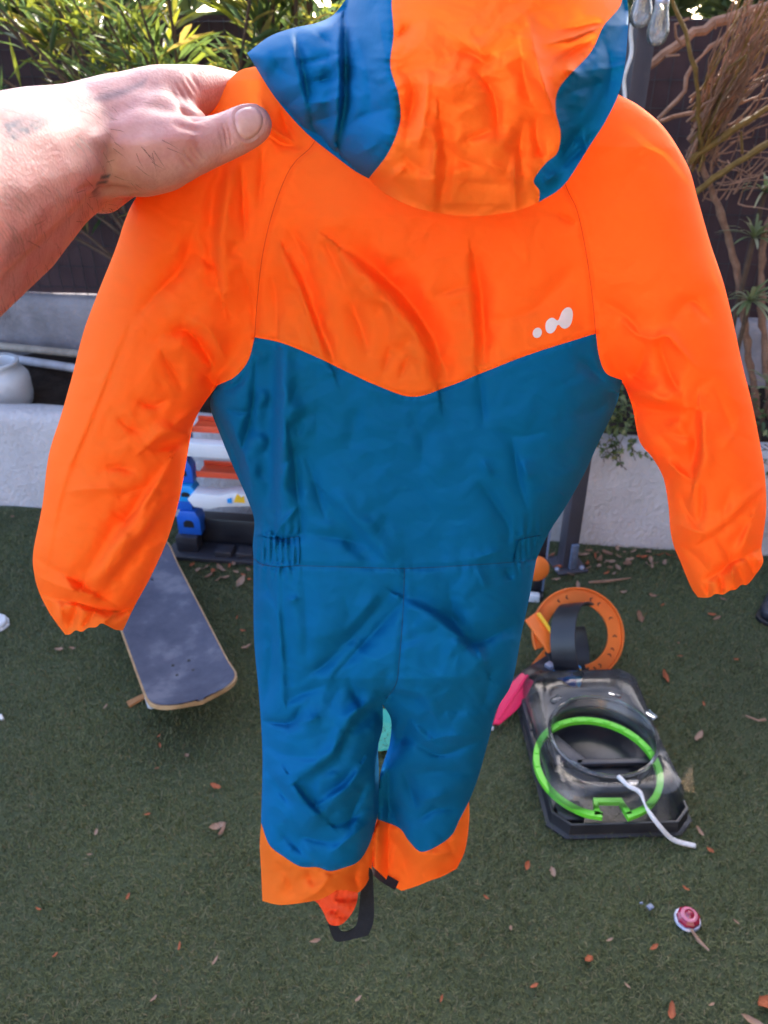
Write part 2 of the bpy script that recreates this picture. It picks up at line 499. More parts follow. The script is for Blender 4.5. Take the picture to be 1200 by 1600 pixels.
# low white planter wall ---------------------------------------------
def rough_wall(name, mat, yfun, x0, x1, z0, z1, th, nx=160, nz=14, amp=0.004, coping=0.0):
    """closed wall with an uneven, hand-rendered face"""
    v = []; f = []
    ring = []
    zs = np.linspace(z0, z1, nz)
    prof = [(-1, z) for z in zs] + [(k, z1) for k in (-0.6, 0, 0.6)] + [(1, z) for z in zs[::-1]]
    xs = np.linspace(x0, x1, nx)
    for x in xs:
        yc = yfun(x)
        for (s, z) in prof:
            rnd = 0.012 if z > z1 - 1e-6 and abs(s) == 1 else 0
            j = amp * (vnoise(np.array(x * 7.0), np.array(z * 9 + s * 3), 11) + 0.5 * vnoise(np.array(x * 23.0), np.array(z * 25 + s * 3), 12))
            y = yc + th / 2 + s * (th / 2 - rnd) + s * j
            zz = z + (amp * vnoise(np.array(x * 6.0), np.array(s * 2.0), 13) - rnd * 0.6 if z > z1 - 1e-6 else 0)
            v.append((x, float(y), float(zz)))
    m = len(prof)
    for i in range(nx - 1):
        for k in range(m - 1):
            a = i * m + k
            f.append((a, a + m, a + m + 1, a + 1))
    f.append(list(range(m))); f.append(list(range((nx - 1) * m, nx * m))[::-1])
    return mesh_obj(name, v, f, mat, None, True, loc=((x0 + x1) / 2, float(yfun((x0 + x1) / 2)), 0))

w1 = rough_wall('planter_wall', M['wall'], wall_y, -3.4, 3.4, -0.05, 0.362, 0.11)
tag(w1, 'low white rendered planter wall running along the turf edge', 'wall')
w2 = rough_wall('garden_wall', M['concrete'], fence_y, -4.0, 4.0, 0.0, 0.555, 0.14)
tag(w2, 'grey stained rendered wall carrying the black screened fence', 'wall')
# bed soil
xs = np.linspace(-3.4, 3.4, 70); v = []; f = []
for i, x in enumerate(xs):
    for k in range(8):
        s = k / 7
        y = wall_y(x) + 0.10 + s * 0.62
        v.append((x, y, 0.285 + 0.025 * float(vnoise(np.array(x * 5.0), np.array(y * 6.0), 21)) + 0.04 * s))
for i in range(69):
    for k in range(7):
        a = i * 8 + k; f.append((a, a + 8, a + 9, a + 1))
tag(mesh_obj('planting_bed', v, f, M['soil'], None, True), 'dark soil of the raised planting bed', None, None, 'structure')

# fence: black net on a wire grid ------------------------------------
FX0, FX1, FZ0, FZ1 = -4.0, 4.0, 0.545, 1.49
fe = empty('screen_fence', (0, fence_y(0) + 0.07, 0.555), 'black shade-net fence on wire mesh behind the planting bed', 'fence')
def fy(x): return fence_y(x) + 0.055
nxs = np.linspace(FX0, FX1, 120); v = []; f = []
nzs = np.linspace(FZ0 + 0.012, FZ1, 9)
for i, x in enumerate(nxs):
    for z in nzs:
        v.append((x, fy(x) + 0.012 + 0.007 * float(vnoise(np.array(x * 6.0), np.array(z * 5.0), 31)), z + 0.01 * float(vnoise(np.array(x * 9.0), np.array(z * 2.0), 33)) * (1 if z > 1.4 else 0)))
for i in range(119):
    for k in range(8):
        a = i * 9 + k; f.append((a, a + 9, a + 10, a + 1))
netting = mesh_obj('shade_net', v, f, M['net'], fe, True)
for k, z in enumerate(np.linspace(FZ0 + 0.04, FZ1 - 0.01, 12)):
    MB().tube([(FX0, fy(FX0), z), (FX1, fy(FX1), z)], 0.0016, 5).build('horizontal_wire', M['wire'], fe)
wm = None
for x in np.arange(FX0 + 0.02, FX1, 0.05):
    if wm is None:
        wm = MB().tube([(0, 0, FZ0), (0, 0, FZ1)], 0.0014, 4).build('vertical_wire', M['wire'], fe)
        base_me = wm.data; ow = wm
    else:
        ow = bpy.data.objects.new('vertical_wire', base_me); COL.objects.link(ow); ow.parent = fe
    ow.location = (x, fy(x) - 0.003, 0)
for x in (-3.6, -1.9, 0.55, 1.75, 3.4):
    MB().box((x, fy(x) + 0.03, (FZ0 + FZ1) / 2 - 0.08), (0.045, 0.03, FZ1 - FZ0 + 0.2)).build('fence_post', M['wire'], fe, bevel=0.003)

# ------------------------------------------------------------------ plants
def leaf_mesh(P, D, Ln, Wd, side=None, droop=0.0, fold=0.25):
    """many lance leaves; returns verts, tris"""
    n = len(P)
    D = D / np.linalg.norm(D, axis=1, keepdims=True)
    up = np.tile(np.array([0, 0, 1.0]), (n, 1)) + rng.normal(0, 0.5, (n, 3))
    S = np.cross(D, up); S /= np.linalg.norm(S, axis=1, keepdims=True) + 1e-9
    U = np.cross(S, D)
    Ln = Ln[:, None]; Wd = Wd[:, None]
    g = np.array([0, 0, -1.0])
    def pt(t, s, u): return P + D * Ln * t + S * Wd * s + U * Wd * u + g * (droop * Ln * t * t)
    V = np.stack([pt(0, 0, 0), pt(.3, -.42, fold), pt(.3, 0, 0), pt(.3, .42, fold), pt(.65, -.38, fold), pt(.65, 0, 0), pt(.65, .38, fold), pt(1, 0, 0)], 1)
    T = np.array([[0, 2, 1], [0, 3, 2], [1, 2, 4], [2, 5, 4], [2, 3, 5], [3, 6, 5], [4, 5, 7], [5, 6, 7]])
    b = (np.arange(n) * 8)[:, None, None]
    return V.reshape(-1, 3), (T[None] + b).reshape(-1, 3)

def shrub(name, base, nstems, top, spread, nleaf, lmin, lmax, wid, label, cat, leafmat, stemmat, bare=0.45, droop=0.15, group=None, sr=0.009, lean=(0, 0), low=0.72):
    root = empty(name, base, label, cat, group)
    P = []; D = []
    for i in range(nstems):
        a = rng.uniform(0, 2 * np.pi); rad = spread * math.sqrt(rng.random())
        tip = np.array([base[0] + lean[0] + rad * math.cos(a), base[1] + lean[1] + 0.55 * rad * math.sin(a), base[2] + (top - base[2]) * rng.uniform(low, 1.0)])
        b0 = np.array(base) + np.array([rng.normal(0, 0.05), rng.normal(0, 0.03), 0])
        mid = np.array([b0[0] * 0.78 + tip[0] * 0.22, b0[1] * 0.78 + tip[1] * 0.22, (b0[2] + tip[2]) / 2]) + 0.6 * np.array([rng.normal(0, 0.05), rng.normal(0, 0.03), rng.uniform(0, 0.08)])
        pts = spline([b0, mid, tip], 0.06)
        k = len(pts)
        MB().tube(pts, list(np.linspace(sr, sr * 0.3, k)), 6).build('stem', stemmat, root, smooth=True)
        m = nleaf // nstems
        t = rng.uniform(bare, 1.0, m) ** 0.8
        idx = t * (k - 1); i0 = np.minimum(idx.astype(int), k - 2); fr = (idx - i0)[:, None]
        p = pts[i0] * (1 - fr) + pts[i0 + 1] * fr
        ax = pts[i0 + 1] - pts[i0]; ax /= np.linalg.norm(ax, axis=1, keepdims=True)
        an = rng.uniform(0, 2 * np.pi, m)
        rad = np.stack([np.cos(an), np.sin(an), np.zeros(m)], -1)
        d = ax * rng.uniform(0.3, 1.0, m)[:, None] + rad * rng.uniform(0.5, 1.0, m)[:, None] + rng.normal(0, 0.15, (m, 3))
        P.append(p + rad * 0.01); D.append(d)
    P = np.vstack(P); D = np.vstack(D); n = len(P)
    V, T = leaf_mesh(P, D, rng.uniform(lmin, lmax, n), wid * rng.uniform(0.7, 1.2, n), droop=droop)
    o = big_mesh('foliage', V, T, leafmat, root, True)
    return root

OL = 'oleanders in the bed along the fence'
shrub('oleander_shrub', (-0.74, 2.86, 0.30), 20, 2.15, 0.60, 1000, 0.12, 0.20, 0.018, 'bushy oleander at the left edge above the tattooed forearm', 'shrub', M['oleander'], M['stem'], 0.5, group=OL, lean=(-0.52, -0.10), low=0.42)
shrub('oleander_shrub', (-0.60, 2.82, 0.30), 16, 2.3, 0.46, 780, 0.12, 0.20, 0.018, 'oleander with bare brown stems rising behind the gripping hand', 'shrub', M['oleander'], M['stem'], 0.40, group=OL, lean=(0.02, -0.12), low=0.45)
shrub('oleander_shrub', (-0.28, 2.82, 0.30), 15, 2.8, 0.42, 1150, 0.12, 0.20, 0.020, 'oleander directly behind the teal flap of the hood', 'shrub', M['oleander'], M['stem'], 0.36, group=OL, lean=(0.05, -0.1), low=0.45)
shrub('oleander_shrub', (0.20, 2.80, 0.30), 30, 3.75, 0.42, 5400, 0.13, 0.21, 0.026, 'unseen tall oleander added behind the hood to block the sun', 'shrub', M['oleander'], M['stem'], 0.5, group=OL, lean=(0.02, 0.02), low=0.6)  # added out of view: dense tall crown keeps sun off hood and arm
BH = 'tall bushes beyond the fence'
for (x, y, top, sp, lab) in ((-2.9, 4.5, 2.1, 0.95, 'leafy bush beyond the fence at the far left'), (-1.5, 4.6, 2.0, 0.9, 'sunlit bush beyond the fence above the forearm'),
                             (-0.2, 4.5, 2.1, 0.9, 'bush beyond the fence hidden mostly by the hood'), (1.0, 4.7, 2.0, 0.9, 'grey-green bush beyond the fence above the bare branches'),
                             (2.2, 4.6, 2.1, 0.9, 'bush beyond the fence at the far right')):
    shrub('tall_bush', (x, y, 0.0), 24, top, sp, 4800, 0.10, 0.17, 0.055, lab, 'bush', M['far'], M['stem'], 0.3, group=BH, low=0.6, sr=0.014)

# added, unseen facade and wing: dark sides block skylight from behind and right
def light_blocker():
    root = empty('light_blocker', (0, -3.4, 0), 'unseen brown facade added behind the photographer to shape the light', 'light blocker')
    y = -3.4
    MB().box((2.2, y - 0.15, 2.8), (6.4, 0.3, 5.6)).build('wall', M['facade'], root, bevel=0.01)
    MB().box((2.55, y + 2.6, 2.8), (0.3, 5.2, 5.6)).build('shading_wing', M['facade'], root, bevel=0.01)  # added wing, out of view, cuts sky light from the right
    MB().box((2.2, y - 0.10, 5.67), (6.9, 0.9, 0.14)).build('eaves', M['wood'], root, bevel=0.01)
    for x in (1.5,):
        wf = MB().box((x, y + 0.012, 1.5), (1.3, 0.03, 1.2)).build('window', M['white'], root, bevel=0.006)
        for dx in (-0.3, 0.3):
            MB().box((x + dx, y + 0.030, 1.5), (0.54, 0.012, 1.06)).build('pane', M['darkgrey'], wf)
        MB().box((x, y + 0.05, 0.87), (1.44, 0.12, 0.05)).build('sill', M['concrete'], wf, bevel=0.005)
    dr = MB().box((0.0, y + 0.012, 1.05), (0.95, 0.04, 2.1)).build('door', M['wood'], root, bevel=0.006)
    MB().tube([(0.36, y + 0.05, 1.02), (0.36, y + 0.09, 1.02), (0.26, y + 0.09, 1.02)], 0.01, 8).build('handle', M['silver'], dr)
light_blocker()

# strap-leaved plants on the right of the bed
def strap_plant(px, py, y, n, ln, label, zdir=0.8):
    c = at_y(px, py, y)
    root = empty('strap_leaf_plant', tuple(c), label, 'plant', 'strap-leaved plants in the right of the bed')
    stem_b = (c[0] + 0.02, c[1] + 0.03, 0.28)
    MB().tube(spline([stem_b, ((c[0] * 2 + stem_b[0]) / 3, c[1] + 0.02, (c[2] + 0.3) / 2), tuple(c)], 0.05), 0.008, 6).build('stem', M['stem'], root, smooth=True)
    V = []; T = []
    for i in range(n):
        a = rng.uniform(0, 2 * np.pi); e = rng.uniform(0.1, 1.2)
        d = np.array([math.cos(a) * math.cos(e), math.sin(a) * math.cos(e) * 0.8 - 0.15, math.sin(e)])
        L = ln * rng.uniform(0.6, 1.15); w = rng.uniform(0.0035, 0.0065)
        s = np.cross(d, [0, 0, 1]); s /= np.linalg.norm(s) + 1e-6
        b = len(V)
        for k in range(7):
            t = k / 6
            p = c + d * L * t + np.array([0, 0, -0.45 * L * t * t]) 
            ww = w * (0.7 + 0.6 * t) * (1 - t ** 4)
            V += [p - s * ww, p + s * ww]
        for k in range(6):
            q = b + 2 * k
            T += [(q, q + 1, q + 3), (q, q + 3, q + 2)]
    big_mesh('foliage', V, T, M['strapleaf'], root, True)
strap_plant(1178, 372, 2.42, 30, 0.15, 'pale strap-leaved rosette uppermost beside the orange sleeve')
strap_plant(1172, 470, 2.36, 30, 0.15, 'strap-leaved rosette below the uppermost one, by the sleeve')
strap_plant(1195, 300, 2.5, 24, 0.14, 'strap-leaved rosette at the right edge under bare branches')
strap_plant(1205, 610, 2.28, 26, 0.16, 'green strap-leaved clump low at the right picture edge')

# creeper hanging over the white wall
def creeper(px, py, label, n, wx, hz, seed):
    c = at_y(px, py, wall_y(0.6) + 0.08)
    root = empty('creeper', (c[0], c[1], 0.33), label, 'plant')
    m = n
    P = np.stack([c[0] + rng.normal(0, wx, m), c[1] + rng.uniform(-0.08, 0.12, m), 0.36 + np.abs(rng.normal(0.05, hz, m))], -1)
    D = rng.normal(0, 1, (m, 3)); D[:, 1] -= 0.5
    V, T = leaf_mesh(P, D, rng.uniform(0.015, 0.030, m), rng.uniform(0.012, 0.02, m), droop=0.2)
    vs, ts = [V], [T]; off = len(V)
    for k in range(9):
        x0 = c[0] + rng.normal(0, wx)
        yb = wall_y(x0)
        ln = rng.uniform(0.02, 0.09)
        pts = spline([(x0, yb + 0.05, 0.37), (x0 + rng.normal(0, .02), yb - 0.012, 0.362), (x0 + rng.normal(0, .03), yb - 0.012, 0.36 - ln)], 0.02)
        MB().tube(pts, 0.0012, 4).build('stem', M['stem'], root)
        q = 8
        tt = rng.uniform(0.3, 1, q); ii = (tt * (len(pts) - 1)).astype(int)
        p = pts[ii]
        d = rng.normal(0, 1, (q, 3)); d[:, 1] = -np.abs(d[:, 1])
        V2, T2 = leaf_mesh(p, d, rng.uniform(0.012, 0.022, q), rng.uniform(0.01, 0.015, q))
        vs.append(V2); ts.append(T2 + off); off += len(V2)
    big_mesh('foliage', np.vstack(vs), np.vstack(ts), M['creeper'], root, True)
creeper(935, 690, 'small-leaved creeper spilling over the white wall by the post', 420, 0.085, 0.06, 1)
creeper(1120, 700, 'low weed on the wall top hidden behind the right sleeve', 160, 0.12, 0.04, 2)

# bare pruned shrub, right of the post
bs_base = (1.30, 2.50, 0.28)
bs = empty('bare_shrub', bs_base, 'bare pruned shrub with tangled dry branches at top right', 'shrub')
def branch(pts, r0, r1, mat, name='branch'):
    W_ = [at_y(px, py, y) if len(q) == 3 else q for q in pts for (px, py, y) in [q[:3]]]
    S = spline(np.array(W_), 0.03)
    S = S + rng.normal(0, 0.0022, S.shape) * np.r_[0, np.ones(len(S) - 2), 0][:, None]
    rr = np.linspace(r0, r1, len(S)) * (1 + 0.12 * rng.normal(0, 1, len(S)))
    MB().tube(S, list(np.maximum(rr, 0.0008)), 7).build(name, mat, bs, smooth=True)
c0 = project(np.array(bs_base))
branch([(c0[0], c0[1], 2.50), (1150, 420, 2.46), (1095, 250, 2.42)], 0.013, 0.009, M['twig'], 'trunk')
branch([(c0[0] + 20, c0[1], 2.50), (1190, 420, 2.44), (1215, 300, 2.40)], 0.013, 0.009, M['twig'], 'trunk')
branch([(1008, 106, 2.36), (1060, 70, 2.38), (1112, 38, 2.40), (1190, 12, 2.40), (1260, 0, 2.4)], 0.011, 0.013, M['twig'])
branch([(1047, -10, 2.3), (1073, 62, 2.3), (1089, 118, 2.3), (1091, 190, 2.34), (1100, 250, 2.4)], 0.005, 0.006, M['twig_yellow'])
branch([(1028, 186, 2.36), (1066, 146, 2.36), (1085, 100, 2.37), (1130, 60, 2.38), (1200, 20, 2.36)], 0.006, 0.005, M['twig'])
branch([(1018, 192, 2.40), (1060, 182, 2.40), (1100, 172, 2.40), (1160, 140, 2.40)], 0.006, 0.005, M['twig'])
branch([(1070, 258, 2.40), (1115, 222, 2.38), (1160, 195, 2.37), (1230, 150, 2.36)], 0.009, 0.008, M['twig_yellow'])
branch([(1085, 302, 2.40), (1130, 268, 2.38), (1165, 246, 2.36), (1240, 200, 2.34)], 0.009, 0.009, M['twig_yellow'])
branch([(1066, 70, 2.36), (1052, 40, 2.34), (1078, 28, 2.33)], 0.004, 0.003, M['twig'])
branch([(1040, 88, 2.36), (1062, 86, 2.34)], 0.004, 0.003, M['twig'])
branch([(1118, 45, 2.38), (1119, 32, 2.37)], 0.003, 0.002, M['twig'])
branch([(1160, 240, 2.37), (1158, 205, 2.36)], 0.004, 0.003, M['twig_yellow'])
for i in range(84):
    a = rng.random(); 
    s = (1072 + 40 * rng.random(), 150 + 120 * rng.random(), 2.38 + 0.06 * rng.random())
    e = (1150 + 100 * rng.random(), -40 + 150 * rng.random(), 2.15 + 0.25 * rng.random())
    m = ((s[0] + e[0]) / 2 + rng.normal(0, 10), (s[1] + e[1]) / 2 + rng.normal(0, 12), (s[2] + e[2]) / 2)
    branch([s, m, e], rng.uniform(0.0022, 0.0045), rng.uniform(0.001, 0.002), M['twig'] if i % 4 else M['twig_yellow'])
for i in range(44):
    s = (1085 + 90 * rng.random(), 190 + 130 * rng.random(), 2.40 + 0.08 * rng.random())
    e = (s[0] + rng.normal(40, 40), s[1] + rng.normal(-30, 40), s[2] - 0.08 * rng.random())
    branch([s, ((s[0] + e[0]) / 2 + rng.normal(0, 8), (s[1] + e[1]) / 2 + rng.normal(0, 8), s[2]), e], 0.0025, 0.0012, M['twig'])

# low evergreen behind the branches
shrub('low_shrub', (1.62, 2.60, 0.28), 10, 0.95, 0.35, 420, 0.03, 0.06, 0.014, 'dark small-leaved shrub below the bare branches at the right edge', 'shrub', M['creeper'], M['stem'], 0.3)

# white jar and two poles in the bed ---------------------------------
pj = at_z(4, 634, 0.275)
pot = empty('white_jar', tuple(pj), 'white round plastic jar with threaded neck standing in the bed', 'jar')
MB().lathe([(0.0, 0.0), (0.095, 0.0), (0.108, 0.010), (0.115, 0.04), (0.116, 0.09), (0.114, 0.112), (0.104, 0.130), (0.090, 0.14), (0.0855, 0.15), (0.0855, 0.168), (0.078, 0.168), (0.076, 0.13), (0.10, 0.08), (0.09, 0.02), (0, 0.02)], pj, 40).build('body', M['white'], pot, smooth=True)
MB().lathe([(0.0865, 0.150), (0.0905, 0.151), (0.0905, 0.156), (0.0865, 0.157)], pj, 40).build('neck_ring', M['white'], pot, smooth=True)
MB().lathe([(0.0865, 0.160), (0.0925, 0.161), (0.0930, 0.170), (0.088, 0.173), (0.0785, 0.172)], pj, 40).build('rim', M['white'], pot, smooth=True)
MB().lathe([(0.1145, 0.094), (0.1160, 0.096), (0.1145, 0.0985)], pj, 40).build('moulded_band', M['white'], pot, smooth=True)
def pole(name, a, b, r, mat, label):
    A = Vector(a); B = Vector(b)
    o = MB().tube([A, (A * 2 + B) / 3, (A + B * 2) / 3 + Vector((0, 0, 0.004)), B], r, 10).build(name, mat, None, smooth=True, loc=tuple((A + B) / 2))
    return tag(o, label, 'pole')
zz = 0.345
pole('garden_pole', at_z(-160, 524, zz + 0.03), at_z(330, 576, zz + 0.03), 0.016, M['bamboo'], 'beige pole lying in the bed, the farther of two')
pole('garden_pipe', at_z(-160, 532, zz), at_z(260, 600, zz), 0.017, M['pipe'], 'pale grey-blue pipe lying in the bed behind the jar')

# upright post with bracket -------------------------------------------
pb = at_z(884, 884, 0.0)
po = empty('upright_post', tuple(pb), 'dark slate square metal post standing before the white wall', 'post')
RP = Matrix.Rotation(math.radians(12), 3, 'Z')
MB().box((pb[0], pb[1], 1.1), (0.046, 0.046, 2.2), RP).build('tube', M['post'], po, bevel=0.004)
MB().box((pb[0] + 0.003, pb[1] - 0.002, 0.006), (0.10, 0.10, 0.008), RP).build('foot_plate', M['post'], po, bevel=0.002)
MB().box((pb[0] + 0.012, pb[1] - 0.031, 0.055), (0.022, 0.012, 0.09), RP).build('bracket', M['bracket'], po, bevel=0.002)
for dx, dy in ((0.042, -0.03), (-0.036, -0.038)):
    MB().lathe([(0, 0.0), (0.008, 0), (0.008, 0.006), (0.004, 0.009), (0, 0.009)], (pb[0] + dx, pb[1] + dy, 0.0105), 8).build('bolt', M['silver'], po)
# string lights
cab = empty('light_string', (pb[0], pb[1], 1.62), 'pale twisted light-string cable running down the post', 'cable')
pts = []
for i in range(120):
    t = i / 119
    z = 2.1 - 1.0 * t
    pts.append((pb[0] - 0.030 + 0.004 * math.sin(i * 0.55), pb[1] - 0.030 + 0.004 * math.cos(i * 0.55), z))
MB().tube(pts, 0.0045, 6).build('cable', M['cord'], cab, smooth=True)
def bulb(px, py, y, label):
    c = at_y(px, py, y)             # bottom of the bulb
    root = empty('light_bulb', tuple(c), label, 'light bulb', 'clear bulbs hanging by the post')
    prof = [(0.0, 0.0), (0.006, 0.0006), (0.013, 0.0035), (0.019, 0.010), (0.0225, 0.019), (0.0232, 0.027), (0.0215, 0.038), (0.0175, 0.053), (0.0150, 0.066), (0.0140, 0.078)]
    MB().lathe(prof, c, 28).build('glass', M['glass'], root, smooth=True)
    so = MB().lathe([(0.0135, 0.076), (0.0142, 0.078), (0.0142, 0.084), (0.013, 0.086), (0.0142, 0.089), (0.013, 0.092), (0.0142, 0.095), (0.016, 0.098), (0.018, 0.10), (0.018, 0.135), (0.008, 0.142), (0, 0.142)], c, 20).build('socket', M['silver'], root, smooth=True)
    fil = []
    for i in range(60):
        a = i * 0.42
        fil.append(Vector(c) + Vector((0.007 * math.cos(a), 0.007 * math.sin(a), 0.03 + 0.035 * abs(math.sin(i * 0.26)))))
    MB().tube(fil, 0.0005, 4).build('filament', M['filament'], root)
    MB().tube([Vector(c) + Vector((0, 0, 0.14)), Vector(c) + Vector((-0.004, 0.0, 0.2)), Vector(c) + Vector((-0.01, 0.005, 0.30)), Vector((c[0] - 0.02, c[1] + 0.02, 1.98))], 0.003, 6).build('cord', M['strap'], root)
bulb(1024, 73, 1.93, 'clear glass bulb hanging right of the post, the lower one')
bulb(998, 45, 1.99, 'clear glass bulb hanging against the post, the higher one')

# ================================================================== snowsuit
def interp(tab, y):
    T = np.array(tab, float); o = np.argsort(T[:, 1])
    return np.interp(y, T[o, 1], T[o, 0])

def smooth_interp(tab, y):
    """tab of (x, y) points, smoothed"""
    S = spline(np.array(tab, float), 6)
    o = np.argsort(S[:, 1])
    return np.interp(y, S[o, 1], S[o, 0])

# outlines in photograph pixels (used only to find where the cloth hangs)
SL_OUT = [(397, 104), (372, 112), (340, 145), (315, 182), (290, 220), (250, 265), (212, 310), (195, 345), (180, 390), (150, 465), (130, 520), (112, 590), (95, 650), (76, 712), (66, 790), (52, 862), (54, 900), (63, 930), (80, 962), (102, 992)]
SL_IN = [(600, 240), (520, 380), (420, 510), (340, 602), (318, 632), (303, 660), (296, 690), (290, 725), (280, 780), (262, 842), (235, 902), (213, 942), (192, 985)]
SR_OUT = [(940, 128), (968, 148), (1000, 166), (1040, 202), (1075, 260), (1090, 310), (1110, 380), (1130, 440), (1145, 500), (1160, 570), (1175, 630), (1187, 690), (1195, 740), (1197, 800), (1190, 855), (1192, 880), (1175, 906)]
SR_IN = [(780, 240), (850, 400), (910, 520), (970, 592), (980, 612), (990, 642), (1000, 690), (1020, 716), (1038, 750), (1047, 800), (1051, 845), (1065, 882), (1080, 918), (1090, 933)]
T_L = [(450, 150), (400, 300), (360, 450), (335, 560), (328, 632), (345, 682), (365, 731), (385, 776), (397, 812), (395, 850), (396, 900), (397, 1000), (405, 1090), (410, 1180)]
T_R = [(900, 150), (945, 300), (970, 450), (982, 560), (976, 598), (962, 635), (935, 692), (915, 736), (885, 790), (858, 832), (838, 874), (828, 930), (815, 990), (800, 1066), (777, 1108), (762, 1162)]
LL_L = [(396, 870), (397, 1000), (405, 1090), (410, 1180), (408, 1286), (406, 1330), (409, 1380), (410, 1408)]
LL_R = [(700, 870), (660, 980), (625, 1060), (597, 1099), (598, 1136), (591, 1166), (592, 1207), (592, 1260), (585, 1297), (583, 1340), (579, 1369)]
LR_L = [(530, 870), (560, 980), (585, 1060), (597, 1099), (611, 1125), (609, 1162), (601, 1189), (594, 1211), (592, 1238), (590, 1280), (584, 1301), (582, 1354)]
LR_R = [(838, 870), (828, 930), (815, 990), (800, 1066), (777, 1108), (762, 1162), (747, 1215), (733, 1252), (733, 1282), (727, 1327), (714, 1357)]

def lobe(x, y, L, R, Hm, p=2.3):
    xl = smooth_interp(L, y); xr = smooth_interp(R, y)
    s = (x - xl) / np.maximum(xr - xl, 1.0)
    e = np.clip(1 - np.abs(2 * s - 1) ** p, 0, 1) ** 0.55
    H_ = np.array(Hm, float)
    return np.interp(y, H_[:, 0], H_[:, 1]) * e

def body_h(x, y):
    hT = lobe(x, y, T_L, T_R, [(100, 0.0), (160, .022), (240, .042), (340, .054), (520, .060), (700, .062), (860, .058), (980, .060), (1060, .052), (1110, .018), (1150, 0)], 3.6)
    hSL = lobe(x, y, SL_OUT, SL_IN, [(95, .004), (125, .020), (200, .026), (300, .036), (420, .046), (640, .050), (850, .046), (930, .036), (990, .034)])
    hSR = lobe(x, y, SR_OUT[1:], SR_IN, [(128, .004), (170, .022), (230, .036), (330, .045), (480, .050), (680, .048), (850, .044), (930, .038)]) if False else lobe(x, y, SR_IN, SR_OUT, [(128, .004), (170, .022), (230, .036), (330, .045), (480, .050), (680, .048), (850, .044), (930, .038)])
    hLL = lobe(x, y, LL_L, LL_R, [(870, 0), (930, .02), (1020, .046), (1120, .054), (1250, .056), (1410, .052)])
    hLR = lobe(x, y, LR_L, LR_R, [(870, 0), (930, .02), (1020, .046), (1120, .052), (1250, .050), (1400, .046)])
    k = 5.0
    return (hT ** k + hSL ** k + hSR ** k + hLL ** k + hLR ** k + 1e-14) ** (1 / k)

def seg_dist(x, y, pts):
    """signed distance to a polyline, arc parameter 0..1 and arc length"""
    pts = np.asarray(pts, float)
    best = np.full(x.shape, 1e9); sg = np.zeros(x.shape); par = np.zeros(x.shape)
    L = np.r_[0, np.cumsum(np.linalg.norm(np.diff(pts, axis=0), axis=1))]
    for i in range(len(pts) - 1):
        ax, ay = pts[i]; bx, by = pts[i + 1]
        dx, dy = bx - ax, by - ay; l2 = dx * dx + dy * dy + 1e-9
        t = np.clip(((x - ax) * dx + (y - ay) * dy) / l2, 0, 1)
        ex = x - ax - t * dx; ey = y - ay - t * dy
        d = np.hypot(ex, ey)
        m = d < best
        best = np.where(m, d, best)
        sg = np.where(m, np.sign(dx * ey - dy * ex + 1e-12), sg)     # + : to the right of travel on screen (y down)
        par = np.where(m, L[i] + t * math.sqrt(l2), par)
    return best * sg, par / L[-1], par

